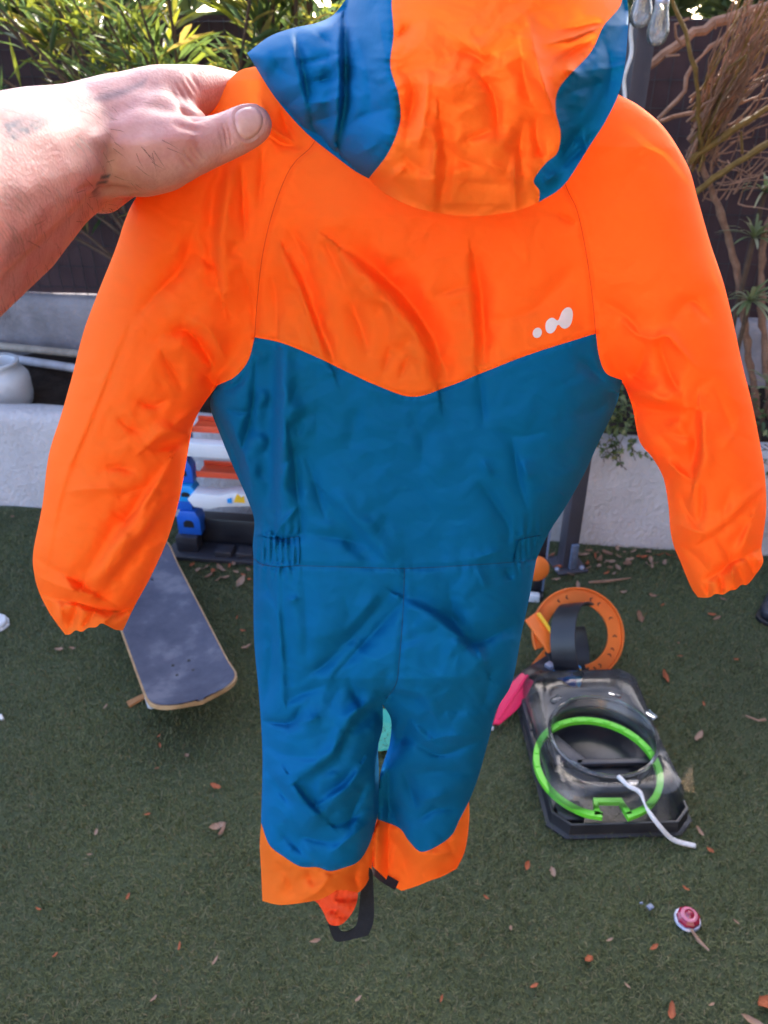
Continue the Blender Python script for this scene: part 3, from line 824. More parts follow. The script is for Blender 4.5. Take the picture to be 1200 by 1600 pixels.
# folds: (points, width px, height mm, kind)  v valley, r ridge, s step (raised on the + side)
FOLDS = [
 # sleeve under the thumb
 ([(357, 243), (343, 317), (337, 390), (345, 450)], 16, 3.6, 's-'), ([(377, 262), (380, 310), (383, 370)], 7, 1.8, 'v'), ([(410, 240), (409, 270), (403, 325)], 7, 1.3, 'v'),
 ([(306, 350), (287, 413), (262, 455)], 22, 3.0, 'v'), ([(310, 397), (322, 408), (337, 420), (340, 450)], 7, 1.6, 'v'), ([(216, 490), (255, 448), (292, 408)], 14, 1.6, 'v'),
 ([(268, 522), (290, 515), (313, 537), (331, 570), (324, 592)], 13, 4.5, 'v'), ([(250, 545), (272, 580), (285, 610)], 12, 1.6, 'v'), ([(300, 500), (330, 520), (352, 560)], 14, 2.2, 'r'),
 ([(318, 584), (340, 606)], 9, 2.5, 'v'), ([(380, 420), (395, 470), (398, 520)], 14, 1.4, 'v'), ([(345, 460), (362, 500)], 10, 1.3, 'v'),
 ([(440, 170), (455, 215), (480, 232)], 12, 2.2, 'v'), ([(405, 155), (430, 205), (470, 225)], 12, 2.0, 'r'), ([(420, 210), (440, 225), (465, 230)], 7, 1.4, 'v'),
 # yoke
 ([(535, 391), (587, 433), (633, 480), (668, 536), (682, 600)], 20, 4.2, 's+'), ([(560, 400), (620, 450), (672, 520), (700, 590)], 22, 3.0, 'v'),
 ([(447, 396), (470, 443), (498, 520), (517, 572)], 13, 3.4, 's+'), ([(455, 430), (480, 500), (500, 565)], 14, 2.2, 'v'), ([(741, 398), (752, 450), (757, 520), (757, 575)], 20, 3.0, 'v'), ([(735, 400), (744, 480), (745, 570)], 12, 2.0, 's+'),
 ([(451, 357), (475, 400), (490, 445)], 12, 1.8, 'v'), ([(505, 375), (522, 405), (536, 436)], 12, 1.8, 'v'), ([(548, 470), (563, 510), (575, 552)], 12, 2.0, 'v'),
 ([(425, 430), (432, 470), (433, 515)], 9, 1.3, 'v'), ([(680, 461), (745, 443)], 8, 0.9, 'v'), ([(871, 335), (899, 349)], 8, 1.2, 'v'), ([(790, 500), (840, 480), (895, 420)], 24, 1.8, 'v'), ([(610, 540), (600, 580)], 9, 1.2, 'v'), ([(640, 555), (625, 590)], 8, 1.2, 'v'),
 # left sleeve
 ([(196, 519), (149, 641), (102, 759), (77, 875)], 7, 0.6, 's+'), ([(215, 625), (240, 634), (262, 625)], 9, 1.8, 'v'), ([(184, 653), (205, 668), (227, 675)], 9, 1.6, 'v'),
 ([(232, 700), (252, 687), (272, 682), (296, 684)], 12, 4.0, 's-'), ([(262, 672), (290, 650), (318, 634)], 11, 2.4, 'r'), ([(165, 731), (190, 730), (212, 738)], 9, 2.0, 'v'), ([(102, 768), (140, 764), (186, 763)], 9, 1.4, 'r'),
 ([(262, 722), (215, 795), (165, 866), (137, 905)], 13, 2.4, 's-'), ([(268, 782), (215, 850), (156, 921)], 14, 3.4, 's+'), ([(182, 775), (215, 765), (228, 760)], 8, 1.3, 'v'), ([(178, 800), (195, 810), (220, 790)], 9, 1.3, 'v'),
 ([(56, 872), (85, 890), (118, 906), (184, 947)], 9, 2.2, 'v'), ([(58, 900), (100, 918), (160, 935)], 10, 1.8, 'r'), ([(63, 926), (90, 937), (118, 941), (150, 951), (185, 955), (212, 940)], 7, 3.4, 'v'),
 ([(120, 945), (108, 985)], 8, 2.6, 'v'), ([(93, 945), (98, 975)], 7, 1.8, 'r'), ([(150, 955), (128, 982)], 8, 1.9, 'v'), ([(180, 958), (160, 975)], 8, 2.0, 'r'), ([(205, 950), (165, 972)], 7, 1.6, 'v'), ([(78, 940), (88, 962)], 6, 1.4, 'v'),
 # right sleeve
 ([(975, 505), (1000, 525), (1022, 530), (1041, 523), (1062, 545), (1082, 570)], 11, 3.0, 'r'), ([(940, 470), (985, 500), (1010, 545)], 20, 2.6, 'v'), ([(1008, 545), (1000, 575), (985, 590)], 16, 2.4, 'v'),
 ([(978, 618), (1000, 624), (1025, 632), (1064, 637)], 16, 6.5, 's-'), ([(1092, 640), (1093, 698), (1084, 752)], 14, 3.6, 's-'), ([(1000, 650), (1040, 690), (1080, 745)], 26, 3.0, 'v'), ([(1041, 719), (1060, 738), (1080, 749)], 8, 2.0, 'r'),
 ([(1027, 530), (1044, 579), (1060, 610)], 12, 2.6, 'v'), ([(979, 574), (992, 586), (1010, 596)], 10, 2.4, 'v'), ([(1110, 500), (1080, 470), (1050, 500)], 18, 2.2, 'v'), ([(1040, 670), (1060, 680), (1086, 684)], 9, 1.6, 'v'),
 ([(1197, 760), (1132, 820), (1101, 842)], 10, 1.9, 's+'), ([(1095, 755), (1097, 785), (1093, 815)], 9, 1.8, 'v'), ([(1140, 765), (1132, 800), (1134, 830)], 12, 1.4, 'v'), ([(1172, 812), (1160, 840), (1146, 866)], 11, 2.0, 's-'), ([(1062, 770), (1075, 800), (1092, 825)], 11, 1.8, 'v'), ([(1055, 815), (1080, 828), (1105, 835)], 9, 1.6, 'r'),
 ([(1062, 850), (1090, 872), (1108, 895)], 10, 1.8, 'v'), ([(1104, 905), (1125, 893), (1143, 878), (1165, 868), (1188, 855)], 8, 3.2, 'v'), ([(1120, 840), (1135, 860), (1142, 880)], 9, 1.6, 'v'), ([(1125, 900), (1130, 925)], 6, 2.2, 'v'), ([(1142, 885), (1150, 918)], 6, 2.2, 'r'), ([(1152, 882), (1160, 912)], 6, 2.0, 'v'), ([(1166, 872), (1178, 900)], 6, 2.2, 'v'), ([(1176, 866), (1188, 884)], 6, 2.0, 'r'), ([(1105, 912), (1108, 932)], 6, 1.8, 'v'),
 ([(1115, 600), (1135, 650), (1150, 690)], 14, 1.0, 'v'), ([(1130, 700), (1145, 680), (1160, 650)], 10, 0.9, 'r'),
 # torso
 ([(435, 548), (434, 670), (431, 795)], 18, 6.0, 's-'), ([(400, 556), (394, 646), (377, 706), (372, 735)], 10, 3.0, 'v'), ([(338, 640), (365, 706), (388, 772)], 7, 2.4, 'v'), ([(350, 610), (372, 600), (385, 580)], 8, 2.0, 'v'), ([(355, 640), (380, 645), (395, 640)], 8, 1.5, 'v'), ([(360, 660), (385, 720), (395, 780)], 10, 2.2, 'r'),
 ([(449, 655), (460, 720), (467, 790), (470, 838)], 9, 2.0, 'v'), ([(479, 718), (495, 765), (507, 808)], 9, 1.5, 'v'), ([(512, 775), (560, 826), (590, 862), (612, 884)], 18, 2.6, 's-'), ([(478, 832), (530, 842), (575, 852)], 12, 1.8, 'v'), ([(432, 830), (450, 810), (465, 790)], 8, 1.8, 'r'),
 ([(418, 818), (432, 838), (448, 843), (467, 838)], 7, 3.0, 'v'), ([(437, 730), (455, 715)], 7, 1.0, 'v'),
 ([(800, 688), (812, 754), (822, 790)], 9, 1.9, 'v'), ([(815, 720), (828, 750)], 9, 1.2, 'r'), ([(752, 758), (776, 790), (795, 825), (793, 850)], 11, 1.9, 'v'), ([(754, 720), (768, 745)], 8, 1.2, 'r'), ([(749, 590), (752, 620), (757, 658)], 11, 1.4, 'v'), ([(905, 563), (925, 578), (945, 597)], 12, 2.0, 'v'), ([(770, 672), (810, 682), (850, 676)], 10, 0.9, 'v'),
 ([(880, 800), (868, 820)], 9, 1.5, 'r'), ([(900, 650), (935, 640), (962, 612)], 14, 1.8, 'v'), ([(785, 860), (742, 872)], 9, 1.3, 'r'), ([(640, 640), (660, 690), (655, 740)], 22, 1.2, 'v'), ([(560, 640), (545, 700)], 20, 1.0, 'v'),
 # seat and legs
 ([(612, 925), (552, 994), (505, 1040), (474, 1062)], 20, 3.4, 'v'), ([(628, 940), (572, 1002), (522, 1056)], 13, 2.6, 'v'), ([(590, 930), (540, 985)], 14, 1.6, 'r'),
 ([(598, 1096), (566, 1112), (541, 1144)], 12, 4.2, 's+'), ([(541, 1144), (522, 1182), (472, 1216)], 14, 2.6, 's+'), ([(545, 1056), (552, 1080), (565, 1106)], 9, 1.5, 'v'), ([(600, 1078), (630, 1082), (656, 1090), (668, 1106)], 11, 2.8, 's-'), ([(622, 1075), (600, 1090)], 9, 1.8, 'v'),
 ([(629, 933), (687, 963), (733, 1006), (757, 1046)], 16, 3.0, 's+'), ([(706, 994), (740, 1006), (770, 994), (805, 975)], 11, 1.9, 'v'), ([(740, 1006), (750, 1020), (757, 1040)], 8, 2.6, 'r'), ([(700, 900), (705, 940), (712, 985)], 18, 1.6, 'v'), ([(765, 1060), (760, 1090), (752, 1105)], 11, 1.6, 'v'), ([(790, 890), (800, 905)], 8, 1.6, 'v'), ([(745, 890), (760, 920)], 11, 1.2, 'r'),
 ([(437, 900), (438, 956), (444, 1030), (446, 1092)], 10, 1.1, 's+'), ([(412, 900), (425, 935), (430, 950)], 8, 1.8, 'v'), ([(420, 960), (424, 1020), (415, 1090)], 11, 1.8, 'v'), ([(411, 1126), (435, 1130), (457, 1128), (469, 1108)], 8, 3.0, 'v'), ([(475, 905), (478, 960), (480, 1040)], 14, 1.2, 'v'), ([(450, 940), (465, 935)], 6, 1.2, 'r'), ([(445, 1100), (470, 1085), (510, 1070)], 12, 1.6, 'v'), ([(470, 1130), (500, 1120)], 9, 1.2, 'r'),
 ([(453, 1213), (470, 1238), (487, 1259), (508, 1280)], 14, 1.7, 's+'), ([(411, 1197), (432, 1226), (457, 1262)], 12, 2.4, 'v'), ([(572, 1226), (556, 1260), (545, 1288)], 10, 2.2, 'v'), ([(562, 1195), (540, 1225), (508, 1248)], 12, 2.0, 's-'), ([(455, 1300), (490, 1312), (530, 1318)], 12, 1.9, 'v'), ([(500, 1290), (540, 1285), (575, 1262)], 11, 1.8, 'v'), ([(430, 1290), (460, 1320), (480, 1340)], 10, 1.6, 'v'), ([(415, 1165), (450, 1180), (500, 1185)], 12, 1.3, 'v'), ([(520, 1330), (545, 1310), (570, 1290)], 9, 1.6, 'r'),
 ([(636, 1150), (662, 1168), (690, 1180), (725, 1168), (758, 1154)], 10, 2.6, 'v'), ([(660, 1160), (700, 1150), (752, 1150)], 8, 1.2, 'r'), ([(629, 1205), (640, 1230), (650, 1262)], 12, 2.4, 'v'), ([(650, 1210), (690, 1205), (740, 1210)], 12, 1.6, 'v'), ([(612, 1180), (625, 1160), (640, 1120)], 14, 3.0, 'v'), ([(655, 1280), (680, 1265), (715, 1262)], 10, 1.6, 'v'), ([(660, 1250), (700, 1240)], 10, 1.4, 'r'), ([(605, 1240), (612, 1265), (625, 1290)], 9, 1.8, 'v'), ([(690, 1120), (700, 1110), (730, 1112)], 9, 1.2, 'v'), ([(648, 1130), (670, 1150)], 10, 1.6, 's+'),
 # gaiters
 ([(430, 1345), (450, 1370), (462, 1405)], 16, 1.8, 'v'), ([(515, 1365), (500, 1390), (470, 1408)], 14, 1.8, 'r'), ([(566, 1345), (555, 1370), (560, 1392)], 9, 2.2, 'v'), ([(578, 1310), (570, 1350)], 8, 1.6, 'v'), ([(600, 1300), (625, 1330), (640, 1380)], 16, 2.0, 'v'), ([(661, 1333), (690, 1335), (722, 1320)], 12, 1.4, 'r'), ([(700, 1318), (712, 1340)], 9, 1.4, 'v'), ([(480, 1360), (492, 1385)], 12, 1.4, 'v'),
]
HOOD_FOLDS = [
 ([(685, 188), (688, 257), (681, 332)], 14, 4.0, 's+'), ([(745, 112), (765, 135), (776, 170), (778, 215)], 16, 4.5, 'v'), ([(715, 78), (742, 88), (768, 104)], 15, 3.4, 'v'), ([(740, 60), (760, 100)], 18, 2.0, 'r'),
 ([(828, 40), (834, 80), (848, 130), (872, 200), (878, 226)], 13, 5.0, 'r'), ([(812, 60), (822, 130), (840, 180)], 20, 2.6, 'v'), ([(820, 190), (812, 232), (815, 275)], 18, 6.0, 'v'), ([(845, 175), (838, 205), (848, 245)], 20, 6.0, 'v'), ([(808, 225), (804, 270), (806, 325)], 9, 3.5, 'r'),
 ([(640, 120), (648, 150), (640, 190), (636, 215)], 18, 5.0, 'v'), ([(668, 120), (666, 160), (655, 228)], 12, 3.6, 'r'), ([(725, 221), (745, 213), (768, 204)], 9, 2.0, 'v'), ([(875, 48), (905, 41), (940, 34)], 9, 3.0, 'v'), ([(864, 97), (895, 78), (930, 56)], 16, 4.6, 'v'), ([(855, 70), (890, 60), (935, 42)], 10, 2.6, 'r'),
 ([(880, 110), (900, 112)], 10, 3.0, 'r'), ([(630, 240), (655, 262), (680, 275)], 14, 2.6, 'v'), ([(700, 280), (740, 285), (790, 290)], 12, 1.8, 'v'), ([(610, 280), (632, 262)], 10, 2.2, 'r'), ([(760, 255), (790, 268)], 12, 1.6, 'r'), ([(700, 225), (720, 250), (760, 262)], 18, 2.6, 'v'), ([(620, 60), (640, 40)], 9, 2.4, 'v'),
 ([(905, 203), (895, 222), (880, 243)], 8, 3.0, 'v'), ([(912, 215), (918, 240)], 8, 2.0, 'r'), ([(880, 260), (900, 240), (925, 215)], 9, 2.0, 'v'), ([(850, 285), (870, 270)], 7, 2.2, 'r'), ([(880, 150), (905, 140), (940, 130)], 10, 2.0, 'v'), ([(940, 60), (955, 100), (950, 150)], 12, 2.0, 'v'), ([(920, 110), (960, 105), (978, 100)], 9, 1.5, 'r'),
 ([(536, 30), (535, 90), (535, 155), (527, 222)], 10, 5.0, 's+'), ([(457, 46), (465, 90), (478, 150), (484, 180)], 9, 2.6, 's+'), ([(470, 100), (500, 92), (530, 84)], 8, 1.8, 'v'), ([(480, 130), (505, 125), (530, 122)], 8, 1.8, 'v'), ([(478, 160), (505, 160), (532, 152)], 8, 1.6, 'r'), ([(490, 190), (512, 185), (530, 178)], 9, 2.0, 'v'), ([(480, 180), (500, 215), (525, 240)], 10, 2.6, 'v'), ([(502, 200), (520, 225), (560, 265)], 8, 2.0, 'r'), ([(500, 55), (520, 70)], 9, 1.5, 'v'),
 ([(560, 60), (575, 120), (580, 180)], 16, 2.0, 'v'), ([(540, 200), (570, 180), (610, 170)], 12, 1.6, 'v'), ([(560, 240), (590, 225)], 10, 1.5, 'r'), ([(590, 20), (600, 80)], 14, 1.4, 'r'), ([(420, 80), (440, 110), (460, 120)], 9, 1.4, 'v'),
]

def fold_field(x, y, folds, gain=1.0):
    out = np.zeros(x.shape)
    for pts, w, a, kind in folds:
        P = np.array(pts, float)
        lo = P.min(0) - 3.2 * w; hi = P.max(0) + 3.2 * w
        m = (x > lo[0]) & (x < hi[0]) & (y > lo[1]) & (y < hi[1])
        if not m.any(): continue
        xx, yy = x[m], y[m]
        S = spline(P, 10) if len(P) > 2 else P
        d, t, L = seg_dist(xx, yy, S)
        wob = 0.85 + 0.25 * vnoise(xx / 23.0, yy / 23.0, int(P[0, 0]) % 97)
        q = d / (w * wob)
        end = np.clip(np.sin(np.pi * np.clip(0.06 + 0.88 * t, 0, 1)), 0, 1) ** 0.7
        if kind == 'v': prof = -np.exp(-(q * q + 0.02) ** 0.55)
        elif kind == 'r': prof = np.exp(-(q * q + 0.015) ** 0.55)
        elif kind == 's+': prof = 1.5 * q * np.exp(-np.abs(q) ** 1.4)
        else: prof = -1.5 * q * np.exp(-np.abs(q) ** 1.4)
        out[m] += a * 0.001 * gain * prof * end
    return out

def facets(x, y, seed):
    """piecewise flat noise: random heights on a triangle lattice, joined by planes with sharp edges"""
    xi = np.floor(x).astype(np.int64); yi = np.floor(y).astype(np.int64)
    fx = x - xi; fy = y - yi
    def h(a, b):
        n = (a * 374761393 + b * 668265263 + seed * 1442695041) & 0x7fffffff
        n = ((n ^ (n >> 13)) * 1274126177) & 0x7fffffff
        return ((n ^ (n >> 16)) & 0xffff) / 32767.5 - 1.0
    h10, h01 = h(xi + 1, yi), h(xi, yi + 1)
    lo = h(xi, yi) * (1 - fx - fy) + h10 * fx + h01 * fy
    hi = h(xi + 1, yi + 1) * (fx + fy - 1) + h10 * (1 - fy) + h01 * (1 - fx)
    return np.where(fx + fy < 1, lo, hi)

def crumple(x, y):
    """stiff-nylon creasing: flat facets meeting in sharp creases, strongest in the legs"""
    wx = x + 16 * vnoise(x / 70, y / 70, 1) + 5 * vnoise(x / 24, y / 24, 21); wy = y + 16 * vnoise(x / 70, y / 70, 2) + 5 * vnoise(x / 24, y / 24, 22)
    def layer(an, lx, ly, seed):
        c, s_ = math.cos(an), math.sin(an)
        return facets((wx * c + wy * s_) / lx, (-wx * s_ + wy * c) / ly, seed)
    mask = np.clip(0.55 + 0.9 * vnoise(x / 95, y / 95, 31), 0.12, 1.2)
    mask2 = np.clip(0.35 + 1.1 * vnoise(x / 60, y / 60, 33), 0.0, 1.1)
    leg = np.clip((y - 800) / 200, 0, 1)
    blue = np.clip((y - 560) / 60, 0, 1)
    a1 = 1.7 + 1.0 * blue + 3.6 * leg; a2 = 0.65 + 0.6 * blue + 1.25 * leg; a3 = 0.16 + 0.24 * blue + 0.3 * leg
    return 0.001 * (a1 * mask * layer(0.5, 105, 62, 5) + 0.7 * a1 * mask2 * layer(-0.75, 88, 44, 6) + a2 * mask * layer(0.15, 40, 26, 7) + a2 * mask2 * layer(-0.5, 34, 20, 8) + a3 * layer(0.9, 17, 11, 9))

SEAMS_ACTIVE = []     # (polyline, kind)
def seam_field(x, y):
    out = np.zeros(x.shape)
    for S, puck in SEAMS_ACTIVE:
        lo = S.min(0) - 30; hi = S.max(0) + 30
        m = (x > lo[0]) & (x < hi[0]) & (y > lo[1]) & (y < hi[1])
        if not m.any(): continue
        d, t, L = seg_dist(x[m], y[m], S)
        ad = np.abs(d)
        v = -0.0011 * np.exp(-(ad / 4.0) ** 2) + 0.0004 * np.exp(-((ad - 9) / 6) ** 2)
        ph = L * 2 * np.pi / 15.0 + 2.0 * vnoise(L / 17.0, L * 0, 9)
        v = v + puck * 0.001 * np.sin(ph) * np.exp(-ad / 9.0) * (0.5 + 0.5 * vnoise(L / 31.0, L * 0 + 3.0, 4))
        out[m] += v
    return out

def elastic_field(x, y):
    out = np.zeros(x.shape)
    for (x0, x1, y0, y1, sl) in ((396, 468, 836, 884, -0.02), (804, 846, 838, 880, -0.12)):
        yy = y - sl * (x - x0) if sl else y
        m = (np.clip((x - x0) / 6, 0, 1) * np.clip((x1 - x) / 6, 0, 1) * np.clip((yy - y0) / 6, 0, 1) * np.clip((y1 - yy) / 5, 0, 1))
        ph = x * 2 * np.pi / 9.5 + 0.6 * vnoise(x / 8, y / 40, 8)
        out += m * (0.0021 * np.sin(ph) - 0.003)
        # gathers fading away above and below the elastic
        for ys, sgn in ((y0, -1), (y1, 1)):
            dd = (yy - ys) * sgn
            mm = np.clip(dd / 3, 0, 1) * np.exp(-np.clip(dd, 0, None) / 14) * np.clip((x - x0 + 6) / 10, 0, 1) * np.clip((x1 + 8 - x) / 10, 0, 1)
            out += mm * 0.0028 * np.sin(x * 2 * np.pi / 14 + 1.5 * vnoise(x / 12, y / 20, 14))
    return out

D0 = 0.50
def base_depth(x, y):
    r = np.clip((y - 1040) / 240, 0, 1); r = r * r * (3 - 2 * r)
    side = np.clip((x - 585) / 22, 0, 1)
    return D0 + 0.045 * r * side

def body_front(x, y, detail=True):
    h = body_h(x, y)
    if detail:
        edge = np.clip(h / 0.012, 0.12, 1)
        h = h + ((3.9 + 1.0 * np.clip((y - 860) / 220, 0, 1)) * fold_field(x, y, FOLDS, 1.0) + crumple(x, y) + seam_field(x, y) + elastic_field(x, y)) * edge
    return base_depth(x, y) - h

HL = [(760, -176), (640, -150), (572, -80), (545, 0), (530, 60), (520, 120), (515, 180), (530, 240), (560, 275), (600, 300), (645, 322), (692, 333), (738, 337)]
HR = [(762, -176), (880, -140), (955, -70), (979, 0), (979, 77), (969, 139), (948, 186), (922, 227), (881, 289), (842, 316), (804, 329), (748, 337)]
VL = [(540, 12), (520, 24), (494, 35), (457, 44), (421, 57), (386, 83), (401, 107), (432, 155), (478, 207), (535, 253), (574, 279)]
def hood_front(x, y, detail=True):
    hm = lobe(x, y, HL, HR, [(-176, 0.0), (-160, .05), (-100, .085), (0, .105), (120, .118), (220, .115), (280, .100), (318, .074), (333, .045), (337, .02)], 2.5)
    xr = np.full(x.shape, 640.0); xl = smooth_interp(VL, y)
    s = np.clip((x - xl) / np.maximum(xr - xl, 1), 0, 1)
    hv = 0.080 * np.clip(1 - (1 - s) ** 2.0, 0, 1) ** 0.6 * np.interp(y, [15, 40, 90, 200, 279], [0.3, .55, .8, 1, 1.0])
    h = (hm ** 5 + hv ** 5 + 1e-14) ** 0.2
    if detail:
        edge = np.clip(h / 0.012, 0.15, 1)
        h = h + (fold_field(x, y, HOOD_FOLDS, 3.6) + 1.0 * crumple(x + 300, y + 900) + seam_field(x, y)) * edge
    yh = 0.485 - h
    yb = base_depth(x, y) - body_h(x, y)
    return np.minimum(yh, yb - 0.004)

def inside(poly, x, y):
    c = np.zeros(x.shape, bool); n = len(poly); j = n - 1
    for i in range(n):
        xi, yi = poly[i]; xj, yj = poly[j]
        if yi != yj:
            c ^= ((yi > y) != (yj > y)) & (x < (xj - xi) * (y - yi) / (yj - yi) + xi)
        j = i
    return c

def triangulate(poly, step):
    """fill an outline with near-regular points and triangulate it"""
    poly = np.asarray(poly, float)
    keep = [0]
    for i in range(1, len(poly)):
        if np.hypot(*(poly[i] - poly[keep[-1]])) > 0.8: keep.append(i)
    if np.hypot(*(poly[keep[-1]] - poly[0])) < 0.8: keep.pop()
    poly = poly[keep]
    lo = poly.min(0); hi = poly.max(0)
    xs = np.arange(lo[0], hi[0], step); ys = np.arange(lo[1], hi[1], step * 0.866)
    X, Y = np.meshgrid(xs, ys); X[1::2] += step / 2
    X = X.ravel() + rng.uniform(-.12, .12, X.size) * step; Y = Y.ravel() + rng.uniform(-.12, .12, Y.size) * step
    m = inside(poly, X, Y); X, Y = X[m], Y[m]
    d, _, _ = seg_dist(X, Y, np.vstack([poly, poly[:1]]))
    m = np.abs(d) > step * 0.55; X, Y = X[m], Y[m]
    n = len(poly)
    pts = [Vector(p) for p in poly] + [Vector((a, b)) for a, b in zip(X, Y)]
    vo, eo, fo, *_ = delaunay_2d_cdt(pts, [(i, (i + 1) % n) for i in range(n)], [list(range(n))], 1, 1e-4)
    V = np.array([(p[0], p[1]) for p in vo]); F = []
    for t in fo:
        a, b, c = [V[i] for i in t[:3]]
        if (b[0] - a[0]) * (c[1] - a[1]) - (b[1] - a[1]) * (c[0] - a[0]) > 0: F.append(tuple(t))
        else: F.append((t[0], t[2], t[1]))
    return V, F

def chain(*lines):
    """join polylines into one closed outline"""
    return np.vstack([np.asarray(l)[:-1] for l in lines])

ST = 3.0
def sp(*p): return spline(np.array(p, float), ST)

def panel(name, outline, front, mat, parent, step=2.8, back=0.7, rim=None, label=None):
    V, F = triangulate(outline, step)
    x, y = V[:, 0], V[:, 1]
    yf = front(x, y)
    A = at_y(x, y, yf)
    verts = A; faces = [(a, b, c) for a, b, c in F]
    if back is not None:
        if rim is None:
            bd = base_depth(x, y); hh = body_h(x, y)
        else:
            bd = np.full(x.shape, rim); hh = np.maximum(rim - front(x, y, False), 0)
        B = at_y(x, y, bd) + np.stack([0 * x, back * hh, 0 * x], -1)
        n = len(A)
        verts = np.vstack([A, B])
        faces = faces + [(a + n, c + n, b + n) for a, b, c in F]
    o = big_mesh(name, verts, np.array(faces), mat, parent, True)
    if label: o['label'] = label
    return o

suit_base = at_y(500, 1410, 0.45)
suit = empty('snowsuit', tuple(suit_base), "child's orange and teal hooded snowsuit held up by its shoulder", 'snowsuit')

ragL = sp((508, 190), (487, 228), (462, 252), (445, 280), (425, 335), (410, 400), (402, 470), (398, 527))
ragR = sp((868, 250), (887, 297), (902, 330), (915, 390), (925, 460), (931, 521))
armL = sp((398, 527), (388, 563), (368, 588), (340, 602))
armR = sp((931, 521), (936, 556), (947, 583), (972, 594))
vee = sp((398, 527), (440, 536), (490, 556), (540, 580), (590, 603), (645, 620), (700, 604), (760, 580), (830, 553), (931, 521))
waist = sp((396, 872), (410, 882), (440, 886), (467, 884), (540, 886), (632, 888), (720, 884), (805, 878), (838, 874))
wi = int(np.argmin(np.abs(waist[:, 0] - 632)))
waistL, waistR = waist[:wi + 1], waist[wi:]
cseam = sp(tuple(waist[wi]), (630, 950), (624, 1030), (618, 1070), (597, 1099))
bordL = sp((408, 1286), (421, 1320), (444, 1339), (470, 1354), (496, 1355), (515, 1361), (537, 1356), (560, 1346), (575, 1324), (585, 1297))
bordR = sp((590, 1280), (624, 1294), (639, 1314), (661, 1331), (702, 1309), (719, 1279), (733, 1252))

def sub(line, a, b):
    """part of an outline between two y values (downwards)"""
    S = spline(np.array(line, float), ST)
    i = int(np.argmin(np.abs(S[:, 1] - a))); j = int(np.argmin(np.abs(S[:, 1] - b)))
    return S[i:j + 1]

tl = sp((340, 602), (328, 632), (345, 682), (365, 731), (385, 776), (397, 812), (395, 850), (396, 872))
tr = sp((972, 594), (962, 635), (935, 692), (915, 736), (885, 790), (858, 832), (838, 874))
llo = sp((396, 872), (396, 900), (397, 1000), (405, 1090), (410, 1180), (408, 1286))
lli = sp((597, 1099), (598, 1136), (591, 1166), (592, 1207), (592, 1260), (585, 1297))
lri = sp((597, 1099), (611, 1125), (609, 1162), (601, 1189), (594, 1211), (592, 1238), (590, 1280))
lro = sp((838, 874), (828, 930), (815, 990), (800, 1066), (777, 1108), (762, 1162), (747, 1215), (733, 1252))
SEAMS_ACTIVE[:] = [(ragL, 0.25), (ragR, 0.25), (armL, 0.6), (armR, 0.6), (vee, 0.55), (waist, 0.35), (cseam, 0.4), (bordL, 0.5), (bordR, 0.5)]

# sleeves, yoke
cuffL = sp((102, 992), (110, 991), (118, 985), (128, 987), (138, 981), (150, 980), (158, 974), (168, 978), (180, 984), (192, 985))
so = spline(np.array(SL_OUT, float), ST); si = spline(np.array(SL_IN[3:], float), ST)
topL = sp((397, 104), (430, 120), (470, 140), (508, 190))
panel('sleeve', chain(armL, si, cuffL[::-1], so[::-1], topL, ragL), body_front, M['orange'], suit)
cuffR = sp((1090, 933), (1100, 934), (1110, 933), (1118, 928), (1130, 929), (1140, 923), (1150, 921), (1158, 914), (1167, 914), (1175, 906))
ro = spline(np.array(SR_OUT, float), ST); ri = spline(np.array(SR_IN[3:], float), ST)
topR = sp((868, 250), (880, 190), (905, 150), (940, 128))
ri[0] = armR[-1]
panel('sleeve', chain(topR, ro, cuffR[::-1], ri[::-1], armR[::-1], ragR[::-1]), body_front, M['orange'], suit)
topY = sp((508, 190), (580, 170), (700, 160), (800, 170), (868, 250))
panel('yoke', chain(topY, ragR, vee[::-1], ragL[::-1]), body_front, M['orange'], suit)
# torso, legs, gaiters
panel('torso_panel', chain(vee, armR, tr, waist[::-1], tl[::-1], armL[::-1]), body_front, M['teal'], suit)
panel('trouser_leg', chain(waistL, cseam, lli, bordL[::-1], llo[::-1]), body_front, M['teal'], suit)
panel('trouser_leg', chain(waistR, lro, bordR[::-1], lri[::-1], cseam[::-1]), body_front, M['teal'], suit)
gl = chain(bordL, sp((585, 297 + 1000), (584, 1330), (579, 1369)), sp((579, 1369), (570, 1385), (560, 1395)), sp((560, 1395), (540, 1391), (526, 1391)), sp((526, 1391), (508, 1402), (489, 1408), (440, 1414), (410, 1408)), sp((410, 1408), (408, 1360), (406, 1320), (408, 1286)))
panel('gaiter', gl, body_front, M['orange'], suit)
gr = chain(bordR, sp((733, 1252), (733, 1282), (727, 1327), (714, 1357)), sp((714, 1357), (690, 1370), (672, 1376), (650, 1385), (627, 1392)), sp((627, 1392), (612, 1382), (590, 1361), (582, 1354)), sp((582, 1354), (583, 1325), (584, 1301), (590, 1280)))
panel('gaiter', gr, body_front, M['orange'], suit)

